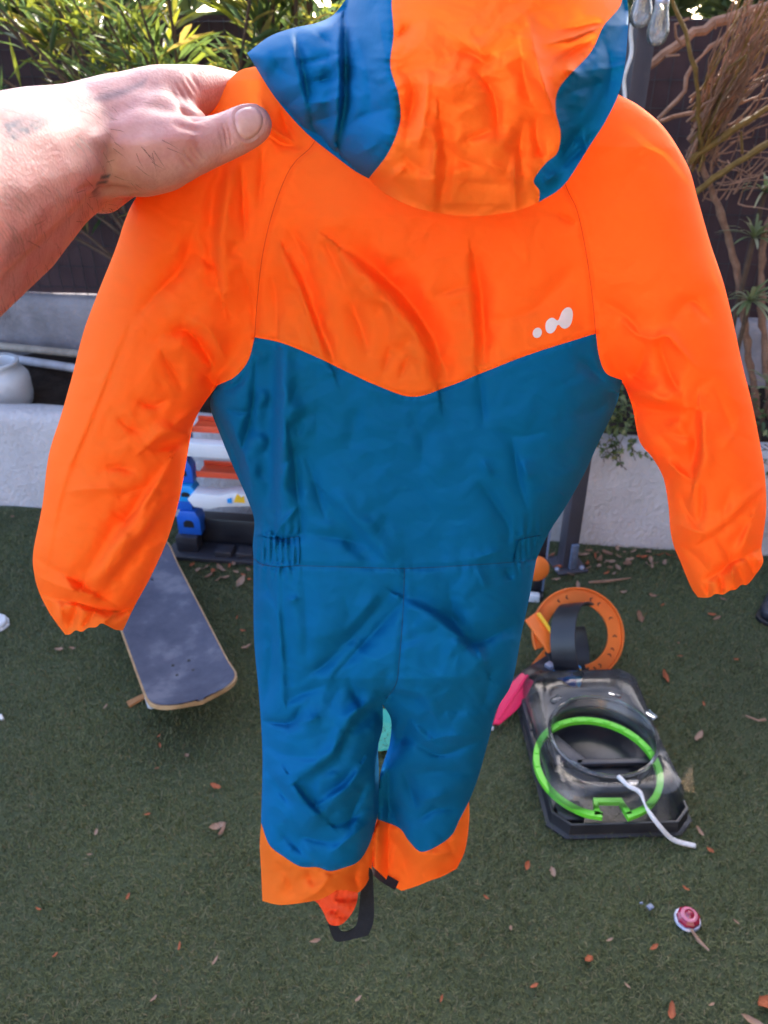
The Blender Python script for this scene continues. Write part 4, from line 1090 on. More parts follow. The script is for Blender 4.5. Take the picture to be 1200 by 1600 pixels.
# hood ----------------------------------------------------------------
hb = sp((576, 279), (600, 301), (645, 323), (692, 334), (742, 338), (804, 330), (842, 316))
hcl = sp((640, -150), (618, -80), (612, 0), (615, 52), (610, 103), (623, 150), (625, 191), (607, 238), (576, 279))
hcr = sp((900, -135), (955, -60), (972, 0), (943, 41), (922, 83), (876, 134), (868, 170), (876, 207), (871, 238), (852, 256), (834, 282), (843, 298), (842, 316))
htop = sp((640, -150), (760, -176), (880, -142), (900, -135))
SEAMS_ACTIVE[:] = [(hcl, 1.0), (hcr, 0.8), (sp((536, 30), (535, 90), (535, 155), (527, 222)), 0.3)]
RIM = 0.485
hood = panel('hood', chain(htop, hcr, hb[::-1], hcl[::-1]), hood_front, M['orange'], suit, 2.8, 0.5, RIM)
panel('hood_side', chain(hcr[::-1], sp((900, -135), (955, -72), (979, 0), (979, 77), (969, 139), (948, 186), (922, 227), (881, 289), (842, 316))[0:], ) if False else
      chain(sp((900, -135), (957, -72), (980, 0), (979, 77), (969, 139), (948, 186), (922, 227), (881, 289), (842, 316)), hcr[::-1]), hood_front, M['teal'], hood, 2.8, 0.5, RIM)
hseam = sp((540, 0), (535, 40), (535, 90), (535, 155), (527, 215), (535, 253))
panel('hood_side', chain(hcl, sp((576, 279), (556, 268), (535, 253)), hseam[::-1], sp((540, 0), (565, -80), (640, -150))), hood_front, M['teal'], hood, 2.8, 0.5, RIM)
panel('visor_flap', chain(hseam, sp((535, 253), (478, 207), (432, 155), (401, 107), (386, 83)), sp((386, 83), (421, 57), (457, 44), (494, 36), (520, 24), (540, 0))), lambda x, y, d=True: hood_front(x, y, d) - 0.001, M['teal'], hood, 2.8, 0.4, RIM)

# stitching -----------------------------------------------------------
def stitch(name, line, front, mat, parent, r=0.00024, off=0.0001):
    x, y = line[:, 0], line[:, 1]
    P = at_y(x, y, front(x, y) - off)
    MB().tube(P, r, 5).build(name, mat, parent, smooth=True)
SEAMS_ACTIVE[:] = [(ragL, 0.25), (ragR, 0.25), (armL, 0.6), (armR, 0.6), (vee, 0.55), (waist, 0.35), (cseam, 0.4), (bordL, 0.5), (bordR, 0.5)]
stitch('seam', ragL[3:], body_front, M['thread'], suit)
stitch('seam', ragR[3:], body_front, M['thread'], suit)
stitch('seam', waist, body_front, M['thread_teal'], suit, 0.0004)
stitch('seam', cseam[:-3], body_front, M['thread_teal'], suit, 0.0004)
stitch('seam', sp((400, 838), (432, 843), (467, 838)), body_front, M['thread_teal'], suit, 0.0004)
stitch('seam', sp((806, 844), (825, 840), (846, 836)), body_front, M['thread_teal'], suit, 0.0004)
# printed three-blob mark
def blob(cx, cy, a, b, ang, n=26):
    t = np.linspace(0, 2 * np.pi, n, endpoint=False)
    c, s = math.cos(ang), math.sin(ang)
    return np.stack([cx + a * np.cos(t) * c - b * np.sin(t) * s, cy + a * np.cos(t) * s + b * np.sin(t) * c], -1)
lf = lambda x, y, d=True: body_front(x, y) - 0.0007
panel('printed_dot', blob(839.5, 520, 7.0, 8.3, 0.4), lf, M['reflect'], suit, 3.0, None)
link = np.array([(852.2, 512), (853, 504), (858, 498), (864, 496.5), (868.5, 499.5), (872, 500.6), (874.8, 495), (878, 487), (884, 481), (890.5, 480.5), (894.5, 486), (895, 494), (893, 504), (888.5, 511), (882.5, 513.6), (877, 511.5), (873.5, 507.4), (870.5, 508.5), (868.5, 514), (864, 519.5), (858.5, 521), (854, 518)])
panel('printed_dot', spline(link, 2.5, True), lf, M['reflect'], suit, 3.0, None)

# gathered elastic pieces at the waist
def ela(x, y, d=True): return body_front(x, y) - 0.0010 - 0.0017 * np.abs(np.sin(x * np.pi / 8.6 + 0.05 * y + 0.7 * vnoise(x / 9, y / 30, 71)))
panel('waist_elastic', chain(sp((399, 836), (432, 843), (467, 839)), sp((467, 839), (468, 860), (467, 882)), sp((467, 882), (432, 885), (405, 878), (397, 868)), sp((397, 868), (397, 850), (399, 836))), ela, M['teal'], suit, 3.0, None)
panel('waist_elastic', chain(sp((811, 844), (830, 840), (850, 836)), sp((850, 836), (844, 860), (838, 873)), sp((838, 873), (820, 877), (803, 879)), sp((803, 879), (806, 862), (811, 844))), ela, M['teal'], suit, 3.0, None)

# inner cuff, stirrup straps -------------------------------------------
def ring_y(x, y, c, w, dep, rad): 
    s = np.clip(np.abs((x - c) / w), 0, 1)
    return dep - rad * np.sqrt(1 - s * s)
ic = spline(np.array([(489, 1404), (500, 1392), (530, 1385), (556, 1390), (558, 1408), (548, 1430), (532, 1445), (515, 1444), (505, 1425), (497, 1412)], float), 4, True)
panel('inner_cuff', ic, lambda x, y, d=True: ring_y(x, y, 524, 40, 0.492, 0.026) + 0.0011 * np.sin((x + 0.3 * y) * 2 * np.pi / 9) + 0.004 * vnoise(x / 14, y / 9, 3), M['coral'], suit, 4.0, None)
def strap(line, w, dep, name):
    L = spline(np.array(line, float), 4)
    P = at_y(L[:, 0], L[:, 1], np.interp(np.linspace(0, 1, len(L)), np.linspace(0, 1, len(dep)), dep))
    T = np.gradient(P, axis=0); T /= np.linalg.norm(T, axis=1, keepdims=True)
    vd = P - np.array([0, 0, CAM_Z]); vd /= np.linalg.norm(vd, axis=1, keepdims=True)
    tw = np.interp(np.linspace(0, 1, len(P)), [0, .5, 1], [0.1, 0.0, 0.15])[:, None]
    S = np.cross(T, vd); S /= np.linalg.norm(S, axis=1, keepdims=True); S = S * (1 - tw) + vd * tw; S /= np.linalg.norm(S, axis=1, keepdims=True)
    Nn = np.cross(S, T)
    mb = MB(); v = []; f = []
    for i in range(len(P)):
        for a, b in ((-1, -1), (1, -1), (1, 1), (-1, 1)):
            v.append(P[i] + S[i] * w / 2 * a + Nn[i] * 0.0006 * b)
    for i in range(len(P) - 1):
        for k in range(4):
            q = i * 4; f.append((q + k, q + (k + 1) % 4, q + 4 + (k + 1) % 4, q + 4 + k))
    mb.add(v, f).build(name, M['strap'], suit, smooth=True)
panel('stirrup_strap', np.vstack([sp((567, 1362), (580, 1358), (584, 1400), (583.5, 1440), (575, 1462)), sp((575, 1462), (550, 1468), (527, 1471.5), (519, 1463), (512, 1441))[1:], sp((512, 1441), (526, 1445), (533, 1455.5), (547, 1454.5), (557.5, 1444), (562, 1410), (567, 1362))[1:-1]]),
      lambda x, y, d=True: 0.492 + 0.004 * np.sin((x + y) / 28.0) - 0.00006 * (x - 540), M['strap'], suit, 4.0, 0.25, 0.4990)
strap([(583, 1358), (600, 1372), (620, 1384)], 0.009, [0.515, 0.505, 0.50], 'stirrup_strap')

# ================================================================== the arm and hand holding the suit
def capsule_chain(mb, pts, n=14):
    """union input: spheres joined by tapered tubes; pts = (x, y, z, r)"""
    for i, (x, y, z, r) in enumerate(pts):
        v = []; f = []
        for a in range(1, 8):
            th = math.pi * a / 8
            for k in range(n):
                ph = 2 * math.pi * k / n
                v.append((x + r * math.sin(th) * math.cos(ph), y + r * math.sin(th) * math.sin(ph), z + r * math.cos(th)))
        v.append((x, y, z + r)); v.append((x, y, z - r)); t, b = len(v) - 2, len(v) - 1
        for a in range(6):
            for k in range(n):
                p, q = a * n + k, a * n + (k + 1) % n
                f.append((p, p + n, q + n, q))
        for k in range(n):
            f.append((t, k, (k + 1) % n)); f.append((b, 6 * n + (k + 1) % n, 6 * n + k))
        mb.add(v, f)
        if i:
            x0, y0, z0, r0 = pts[i - 1]
            v2, f2 = tube_geo([(x0, y0, z0), (x, y, z)], [r0, r], n)
            mb.add(v2, f2)

def pt(px, py, y, rmm):
    P = at_y(px, py, y)
    return (P[0], P[1], P[2], rmm * 0.001)

def build_arm():
    mb = MB()
    # forearm: two bones' worth of width
    capsule_chain(mb, [pt(-560, 700, .17, 40), pt(-320, 480, .24, 39), pt(-130, 345, .32, 35), pt(0, 268, .375, 31), pt(70, 234, .412, 27.5), pt(128, 208, .440, 23)])
    capsule_chain(mb, [pt(-560, 780, .18, 38), pt(-320, 570, .25, 38), pt(-130, 425, .33, 34), pt(0, 345, .390, 30), pt(70, 284, .425, 26.5), pt(128, 258, .452, 22.5)])
    # back of the hand
    capsule_chain(mb, [pt(128, 208, .440, 23), pt(185, 188, .455, 22), pt(235, 163, .466, 18.0), pt(268, 150, .474, 15)])
    capsule_chain(mb, [pt(128, 235, .448, 25), pt(190, 215, .465, 23), pt(245, 190, .484, 18), pt(285, 175, .497, 14)])
    capsule_chain(mb, [pt(128, 255, .460, 23), pt(180, 250, .485, 20), pt(230, 225, .505, 15), pt(265, 215, .520, 12)])
    capsule_chain(mb, [pt(128, 262, .466, 20), pt(160, 284, .482, 16.5), pt(200, 270, .505, 13)])
    capsule_chain(mb, [pt(120, 285, .455, 15), pt(160, 298, .474, 13)])
    # index finger, curling behind the cloth
    capsule_chain(mb, [pt(250, 151, .470, 15.5), pt(290, 143, .484, 13.5), pt(330, 140, .503, 12.5), pt(368, 144, .520, 11), pt(398, 158, .531, 9.5), pt(408, 182, .531, 8.3)])
    # middle, ring and little finger behind the cloth
    capsule_chain(mb, [pt(270, 180, .500, 12.5), pt(322, 185, .526, 10.8), pt(368, 196, .540, 9.8), pt(392, 214, .542, 8.8)])
    capsule_chain(mb, [pt(245, 218, .520, 12), pt(298, 226, .545, 10.2), pt(345, 236, .555, 9.2), pt(370, 250, .552, 8.2)])
    capsule_chain(mb, [pt(215, 250, .520, 11), pt(262, 264, .550, 9.0), pt(305, 272, .558, 8.0), pt(328, 282, .555, 7.2)])
    # thumb with its thenar
    capsule_chain(mb, [pt(135, 235, .440, 24), pt(190, 238, .440, 21.5), pt(235, 238, .436, 19.5), pt(272, 234, .436, 17.0), pt(305, 228, .440, 14.0), pt(334, 221, .446, 12.2), pt(362, 210, .450, 11.6), pt(384, 199, .4525, 11.4), pt(397, 194, .4535, 10.2)])
    capsule_chain(mb, [pt(180, 262, .444, 14.5), pt(225, 270, .446, 12.5), pt(262, 264, .445, 11.5), pt(285, 248, .444, 11)])
    # web between thumb and index
    capsule_chain(mb, [pt(185, 208, .448, 22), pt(225, 203, .450, 19), pt(258, 200, .452, 16), pt(284, 198, .457, 12.5), pt(300, 195, .463, 9.5)])
    tmp = mb.build('tmp', None)
    md = tmp.modifiers.new('r', 'REMESH'); md.mode = 'VOXEL'; md.voxel_size = 0.00105; md.adaptivity = 0
    sm = tmp.modifiers.new('s', 'SMOOTH'); sm.factor = 0.5; sm.iterations = 90
    dg = bpy.context.evaluated_depsgraph_get()
    ev = tmp.evaluated_get(dg)
    me = bpy.data.meshes.new_from_object(ev)
    bpy.data.objects.remove(tmp)
    n = len(me.vertices)
    co = np.zeros(n * 3); me.vertices.foreach_get('co', co); co = co.reshape(-1, 3)
    no = np.zeros(n * 3); me.vertices.foreach_get('normal', no); no = no.reshape(-1, 3)
    vd = co - np.array([0, 0, CAM_Z]); vd /= np.linalg.norm(vd, axis=1, keepdims=True)
    face = np.clip(-(vd * no).sum(1) * 3, 0, 1)
    px, py = project(co)
    disp = np.zeros(n); crz = np.zeros(n)
    lines = [  # skin creases: points, width px, depth mm
        ([(344, 188), (352, 205), (356, 232)], 2.6, 0.75), ([(351, 186), (359, 205), (362, 228)], 2.4, 0.65), ([(337, 190), (346, 210), (350, 236)], 2.6, 0.45), ([(357, 186), (365, 203), (367, 222)], 2.2, 0.35),
        ([(312, 186), (300, 182), (288, 172), (280, 160)], 4.5, 1.1), ([(283, 128), (291, 140), (300, 158)], 3, 0.35), ([(290, 122), (300, 136), (307, 150)], 3, 0.35), ([(275, 133), (284, 146), (292, 162)], 3, 0.35), ([(298, 118), (308, 132), (313, 146)], 3, 0.3), ([(268, 140), (276, 152), (284, 166)], 3, 0.3),
        ([(287, 236), (297, 248), (309, 262)], 2.8, 0.65), ([(279, 242), (290, 256), (301, 270)], 2.8, 0.45), ([(297, 230), (305, 242), (316, 254)], 2.6, 0.4), ([(306, 226), (312, 236), (322, 250)], 2.4, 0.3),
        ([(215, 303), (190, 298), (160, 300), (130, 308)], 5, 1.2), ([(120, 300), (150, 290), (185, 294)], 5, 0.6), ([(270, 190), (290, 200), (318, 206)], 6, 0.5)]
    for pts, w, a in lines:
        d, t, L = seg_dist(px, py, spline(np.array(pts, float), 4))
        cz = np.exp(-(d / w) ** 2) * face * np.clip(np.sin(np.pi * (0.1 + 0.85 * t)), 0, 1)
        disp -= 2.4 * a * 0.001 * cz
        crz = np.maximum(crz, min(1.0, a * 1.3) * cz)
    for pts, w, a in [([(150, 215), (200, 190), (252, 150)], 12, 1.2), ([(165, 225), (230, 222), (290, 215)], 14, 1.3), ([(60, 215), (120, 200)], 20, 0.8), ([(40, 300), (115, 262)], 16, 0.8), ([(200, 200), (245, 185)], 9, 0.5)]:
        d, t, L = seg_dist(px, py, np.array(pts, float))
        disp += a * 0.001 * np.exp(-(d / w) ** 2) * face
    fine = vnoise(px / 5.5, py / 5.5, 41) * 0.10 + vnoise(px / 14, py / 9, 42) * 0.22 + vnoise((px + py) / 4, (px - py) / 9, 43) * 0.10
    disp += 0.001 * fine * face * 0.12
    nl = spline(np.array([(367, 180), (375, 171), (390, 167), (402, 170), (410, 182), (409, 198), (401, 210), (388, 218), (377, 214), (369, 199)], float), 3, True)
    dn, _, _ = seg_dist(px, py, np.vstack([nl, nl[:1]]))
    out_n = ~inside(nl, px, py)
    disp += face * np.where(out_n, 0.0007 * np.exp(-((np.abs(dn) - 4) / 3.0) ** 2), 0) * (px < 404)
    disp -= face * 0.0006 * np.exp(-(dn / 2.2) ** 2)
    co2 = co + no * disp[:, None]
    me.vertices.foreach_set('co', co2.ravel())
    # tattoos (their own shape on the skin) and ruddy knuckles
    tat = np.zeros(n)
    def patch(poly, soft, val):
        poly = np.array(poly, float)
        d, _, _ = seg_dist(px, py, np.vstack([poly, poly[:1]]))
        ins = inside(poly, px, py)
        return val * np.clip(0.5 + np.where(ins, 1, -1) * np.abs(d) / soft, 0, 1) * (face > 0.02)
    tat = np.maximum(tat, patch([(4, 190), (30, 184), (55, 178), (80, 188), (72, 200), (45, 210), (22, 222), (10, 214)], 8, 0.9) * (0.8 + 0.4 * vnoise(px / 7, py / 7, 51)))
    tat = np.maximum(tat, patch([(158, 274), (173, 272), (170, 278), (156, 281)], 3, 1.0))
    tat = np.maximum(tat, patch([(154, 284), (169, 282), (166, 290), (152, 292)], 3, 1.0))
    tat = np.maximum(tat, patch([(150, 295), (160, 294), (156, 304), (149, 306)], 4, 0.5))
    tat = np.maximum(tat, patch([(140, 152), (165, 146), (195, 138), (228, 124), (224, 134), (195, 148), (165, 158), (146, 160)], 9, 0.6))
    tat = np.maximum(tat, patch([(0, 380), (22, 372), (30, 395), (10, 415), (0, 420)], 12, 0.3))
    red = np.zeros(n)
    for (cx, cy, r, a) in ((345, 130, 45, .8), (300, 222, 40, .45), (385, 196, 40, .35), (30, 400, 90, .55), (170, 318, 45, .6), (345, 210, 26, .4)):
        red = np.maximum(red, a * np.exp(-((px - cx) ** 2 + (py - cy) ** 2) / r ** 2))
    red = np.maximum(red, 0.9 * crz)
    for nm, arr in (('tattoo', tat), ('ruddy', red)):
        at = me.attributes.new(nm, 'FLOAT', 'POINT'); at.data.foreach_set('value', np.clip(arr, 0, 1).astype(np.float32))
    # skin material
    m, nt, b, out = new_mat('skin')
    L = nt.links
    tc = N(nt, 'TexCoord')
    n1 = N(nt, 'TexNoise', i_Scale=55.0, i_Detail=6.0, i_Roughness=0.65); L.new(tc.outputs['Object'], n1.inputs['Vector'])
    n2 = N(nt, 'TexNoise', i_Scale=420.0, i_Detail=4.0); L.new(tc.outputs['Object'], n2.inputs['Vector'])
    vo = N(nt, 'TexVoronoi', i_Scale=620.0); L.new(tc.outputs['Object'], vo.inputs['Vector'])
    r = ramp(nt, n1.outputs['Fac'], [(0.32, (0.54, 0.255, 0.235)), (0.5, (0.64, 0.345, 0.315)), (0.68, (0.70, 0.41, 0.375))])
    ar = N(nt, 'Attribute', attribute_name='ruddy'); ta = N(nt, 'Attribute', attribute_name='tattoo')
    mx = N(nt, 'MixRGB'); mx.inputs[2].default_value = (0.52, 0.15, 0.12, 1)
    mm = N(nt, 'Math', operation='MULTIPLY'); mm.inputs[1].default_value = 0.8
    L.new(ar.outputs['Fac'], mm.inputs[0]); L.new(mm.outputs[0], mx.inputs[0]); L.new(r.outputs[0], mx.inputs[1])
    mt = N(nt, 'MixRGB'); mt.inputs[2].default_value = (0.13, 0.12, 0.16, 1)
    L.new(ta.outputs['Fac'], mt.inputs[0]); L.new(mx.outputs[0], mt.inputs[1])
    L.new(mt.outputs[0], b.inputs['Base Color'])
    b.inputs['Roughness'].default_value = 0.48
    b.inputs['Specular IOR Level'].default_value = 0.4
    b.inputs['Subsurface Weight'].default_value = 0.25
    b.inputs['Subsurface Radius'].default_value = (1.0, 0.35, 0.2)
    b.inputs['Subsurface Scale'].default_value = 0.006
    b1 = N(nt, 'Bump', i_Strength=0.22, i_Distance=0.0010); L.new(n2.outputs['Fac'], b1.inputs['Height'])
    b2 = N(nt, 'Bump', i_Strength=0.25, i_Distance=0.0006); L.new(vo.outputs['Distance'], b2.inputs['Height'])
    L.new(b1.outputs[0], b2.inputs['Normal']); L.new(b2.outputs[0], b.inputs['Normal'])
    M['skin'] = m
    me.materials.clear(); me.materials.append(m)
    me.polygons.foreach_set('use_smooth', [True] * len(me.polygons))
    me.update()
    me.name = 'person'
    o = bpy.data.objects.new('person', me); COL.objects.link(o)
    tag(o, "tattooed bare left arm and hand pinching the snowsuit's shoulder", 'person')
    # thumbnail: a thin curved plate lying on the thumb tip
    bv = BVHTree.FromPolygons([Vector(p) for p in co2], [tuple(p.vertices) for p in me.polygons])
    def on_skin(x, y):
        a, bb, c = ray(x, y)
        hit = bv.ray_cast(Vector((0, 0, CAM_Z)), Vector((float(a), float(bb), float(c))).normalized())
        return hit[0], hit[1]
    outl = spline(np.array([(367, 180), (375, 171), (390, 167), (402, 170), (410, 182), (409, 198), (401, 210), (388, 218), (377, 214), (369, 199)], float), 3, True)
    V, F = triangulate(outl, 3.0)
    dd, _, _ = seg_dist(V[:, 0], V[:, 1], np.vstack([outl, outl[:1]]))
    v = []
    for (x, y), d in zip(V, np.abs(dd)):
        p, nn = on_skin(x, y)
        if p is None:
            q = at_y(x, y, 0.452); v.append(q); continue
        v.append(np.array(p + nn * (0.0002 + 0.0006 * min(1.0, d / 4.0))))
    mn, nt, b, out = new_mat('nail')
    L = nt.links
    tc = N(nt, 'TexCoord'); nz = N(nt, 'TexNoise', i_Scale=160.0, i_Detail=3.0); L.new(tc.outputs['Object'], nz.inputs['Vector'])
    r = ramp(nt, nz.outputs['Fac'], [(0.35, (0.62, 0.33, 0.29)), (0.65, (0.70, 0.42, 0.37))])
    L.new(r.outputs[0], b.inputs['Base Color'])
    b.inputs['Roughness'].default_value = 0.3; b.inputs['Subsurface Weight'].default_value = 0.2; b.inputs['Subsurface Scale'].default_value = 0.003
    big_mesh('thumbnail', v, F, mn, o, True)
    # fine dark hair on forearm and hand
    cand = np.where((face > 0.25) & (px > -60) & (px < 262) & (disp > -0.0006))[0]
    dens = np.clip(1.15 - (px[cand] / 330.0), 0.15, 1) * np.clip(0.6 + 0.8 * vnoise(px[cand] / 40, py[cand] / 40, 61), 0.05, 1)
    cand = cand[rng.random(len(cand)) < dens * 0.045]
    P = co2[cand]; nn = no[cand]; m_ = len(cand)
    # hairs sweep towards the hand's little-finger side
    tx, ty = 0.75 + rng.normal(0, .35, m_), 0.75 + rng.normal(0, .35, m_)
    d = np.stack([tx, np.zeros(m_), -ty], -1); d -= nn * (d * nn).sum(1, keepdims=True); d /= np.linalg.norm(d, axis=1, keepdims=True)
    ln = rng.uniform(0.005, 0.013, m_)[:, None]
    s = np.cross(d, nn) * 0.00010
    a = P + nn * 0.0001; c = a + (d * 0.8 + nn * 0.35) * ln * 0.55; e = c + (d * 0.95 + nn * 0.05) * ln * 0.5
    V = np.stack([a - s, a + s, c + s * .8, c - s * .8, e], 1).reshape(-1, 3)
    bb = (np.arange(m_) * 5)[:, None]
    T = np.concatenate([bb + [0, 1, 2], bb + [0, 2, 3], bb + [3, 2, 4]], 1).reshape(-1, 3)
    hm = simple('arm_hair', (0.05, 0.03, 0.025), (0.09, 0.055, 0.04), 0.5)
    h = big_mesh('arm_hair', V, T, hm, o)
    h['kind'] = 'stuff'
build_arm()

# ================================================================== things on the turf
def frame_at(o, xdir, zdir=(0, 0, 1)):
    x = Vector(xdir).normalized(); z = Vector(zdir).normalized()
    y = z.cross(x).normalized(); x = y.cross(z).normalized()
    return Vector(o), Matrix((x, y, z)).transposed()

# skateboard -----------------------------------------------------------
def skateboard():
    zt = 0.105
    a = Vector(at_z(318, 1112, zt)); b = Vector(at_z(240, 935, zt))
    ax = (b - a); ax.z = 0; ax.normalize()
    O, R = frame_at((a.x, a.y, 0), ax)
    Lg, Wd = 0.80, 0.215
    root = empty('skateboard', (O + R @ Vector((Lg / 2, 0, 0)))[:], 'worn blue-black skateboard with pale wooden edge on the turf', 'skateboard')
    def width(u):
        r = 0.105
        if u < r: return Wd / 2 * (max(0.0, 1 - ((r - u) / r) ** 2.3)) ** (1 / 2.1)
        if u > Lg - r: return Wd / 2 * (max(0.0, 1 - ((u - Lg + r) / r) ** 2.3)) ** (1 / 2.1)
        return Wd / 2
    def zc(u):
        k = 0.0
        if u < 0.17: k = 0.05 * ((0.17 - u) / 0.17) ** 1.5
        if u > Lg - 0.17: k = 0.05 * ((u - Lg + 0.17) / 0.17) ** 1.5
        return 0.088 + k
    us = np.r_[np.linspace(0, 0.09, 18), np.linspace(0.1, Lg - 0.1, 24), np.linspace(Lg - 0.09, Lg, 18)]
    us[0] = 0.0006; us[-1] = Lg - 0.0006
    ws = np.linspace(-1, 1, 9)
    def sheet(off, shrink):
        out = []
        for u in us:
            w = max(width(u) - shrink, 0.001)
            uu = Lg / 2 + (u - Lg / 2) * (1 - shrink / (Lg / 2))
            for s in ws:
                out.append(O + R @ Vector((uu, s * w, zc(uu) + off + 0.006 * abs(s) ** 2.2)))
        return out
    nu, nw = len(us), len(ws)
    top = sheet(0.0, 0.0); bot = sheet(-0.011, 0.0)
    f = []
    for i in range(nu - 1):
        for k in range(nw - 1):
            p = i * nw + k
            f.append((p, p + nw, p + nw + 1, p + 1)); q = p + nu * nw
            f.append((q, q + 1, q + nw + 1, q + nw))
    m = nu * nw
    rim = [k for k in range(nw)] + [i * nw + nw - 1 for i in range(1, nu)] + [(nu - 1) * nw + k for k in range(nw - 2, -1, -1)] + [i * nw for i in range(nu - 2, 0, -1)]
    for i in range(len(rim)):
        p, q = rim[i], rim[(i + 1) % len(rim)]
        f.append((p, q, q + m, p + m))
    mesh_obj('deck', top + bot, f, M['wood'], root, True).data.set_sharp_from_angle(angle=math.radians(50))
    mm, nt, b_, out = new_mat('worn_grip')
    L = nt.links
    tc = N(nt, 'TexCoord'); n1 = N(nt, 'TexNoise', i_Scale=9.0, i_Detail=7.0, i_Roughness=0.62); L.new(tc.outputs['Object'], n1.inputs['Vector'])
    n2 = N(nt, 'TexNoise', i_Scale=700.0, i_Detail=2.0); L.new(tc.outputs['Object'], n2.inputs['Vector'])
    r = ramp(nt, n1.outputs['Fac'], [(0.38, (0.045, 0.05, 0.085)), (0.55, (0.075, 0.08, 0.12)), (0.66, (0.14, 0.14, 0.18)), (0.76, (0.10, 0.10, 0.14))])
    L.new(r.outputs[0], b_.inputs['Base Color']); b_.inputs['Roughness'].default_value = 0.7
    bp = N(nt, 'Bump', i_Strength=0.4, i_Distance=0.001); L.new(n2.outputs['Fac'], bp.inputs['Height']); L.new(bp.outputs[0], b_.inputs['Normal'])
    gs = sheet(0.0012, 0.004)
    mesh_obj('grip_surface', gs, [(i * nw + k, (i + 1) * nw + k, (i + 1) * nw + k + 1, i * nw + k + 1) for i in range(nu - 1) for k in range(nw - 1)], mm, root, True)
    for u in (0.185, Lg - 0.185):
        MB().box(O + R @ Vector((u, 0, 0.072)), (0.075, 0.05, 0.012), R).build('truck_base', M['silver'], root, bevel=0.003)
        MB().tube([O + R @ Vector((u, -0.085, 0.03)), O + R @ Vector((u, 0.085, 0.03))], 0.006, 8).box(O + R @ Vector((u, 0, 0.045)), (0.03, 0.08, 0.04), R).build('truck_axle', M['silver'], root)
        for s in (-1, 1):
            Rw = R @ Matrix.Rotation(math.radians(90), 3, 'X')
            MB().lathe([(0.006, -0.016), (0.022, -0.016), (0.027, -0.010), (0.027, 0.010), (0.022, 0.016), (0.006, 0.016)], O + R @ Vector((u, s * 0.085, 0.0275)), 24, Rw).build('wheel', M['white'], root, smooth=True)
        for dx in (-0.02, 0.02):
            for dy in (-0.02, 0.02):
                MB().lathe([(0, 0.0), (0.0042, 0), (0.0040, 0.0012), (0, 0.0016)], O + R @ Vector((u + dx, dy, zc(u) + 0.0016)), 8).build('bolt', M['black'], root)
skateboard()
A = at_z(200, 1101, 0.010); B = at_z(262, 1068, 0.022); C_ = (Vector(A) + Vector(B)) / 2
st = MB().tube([A, C_, B], [0.011, 0.0085, 0.006], 6, squash=0.6)
tag(st.build('wood_stick', M['stick'], None, loc=tuple(C_)), 'splintered orange-brown stick poking out under the skateboard', 'stick')

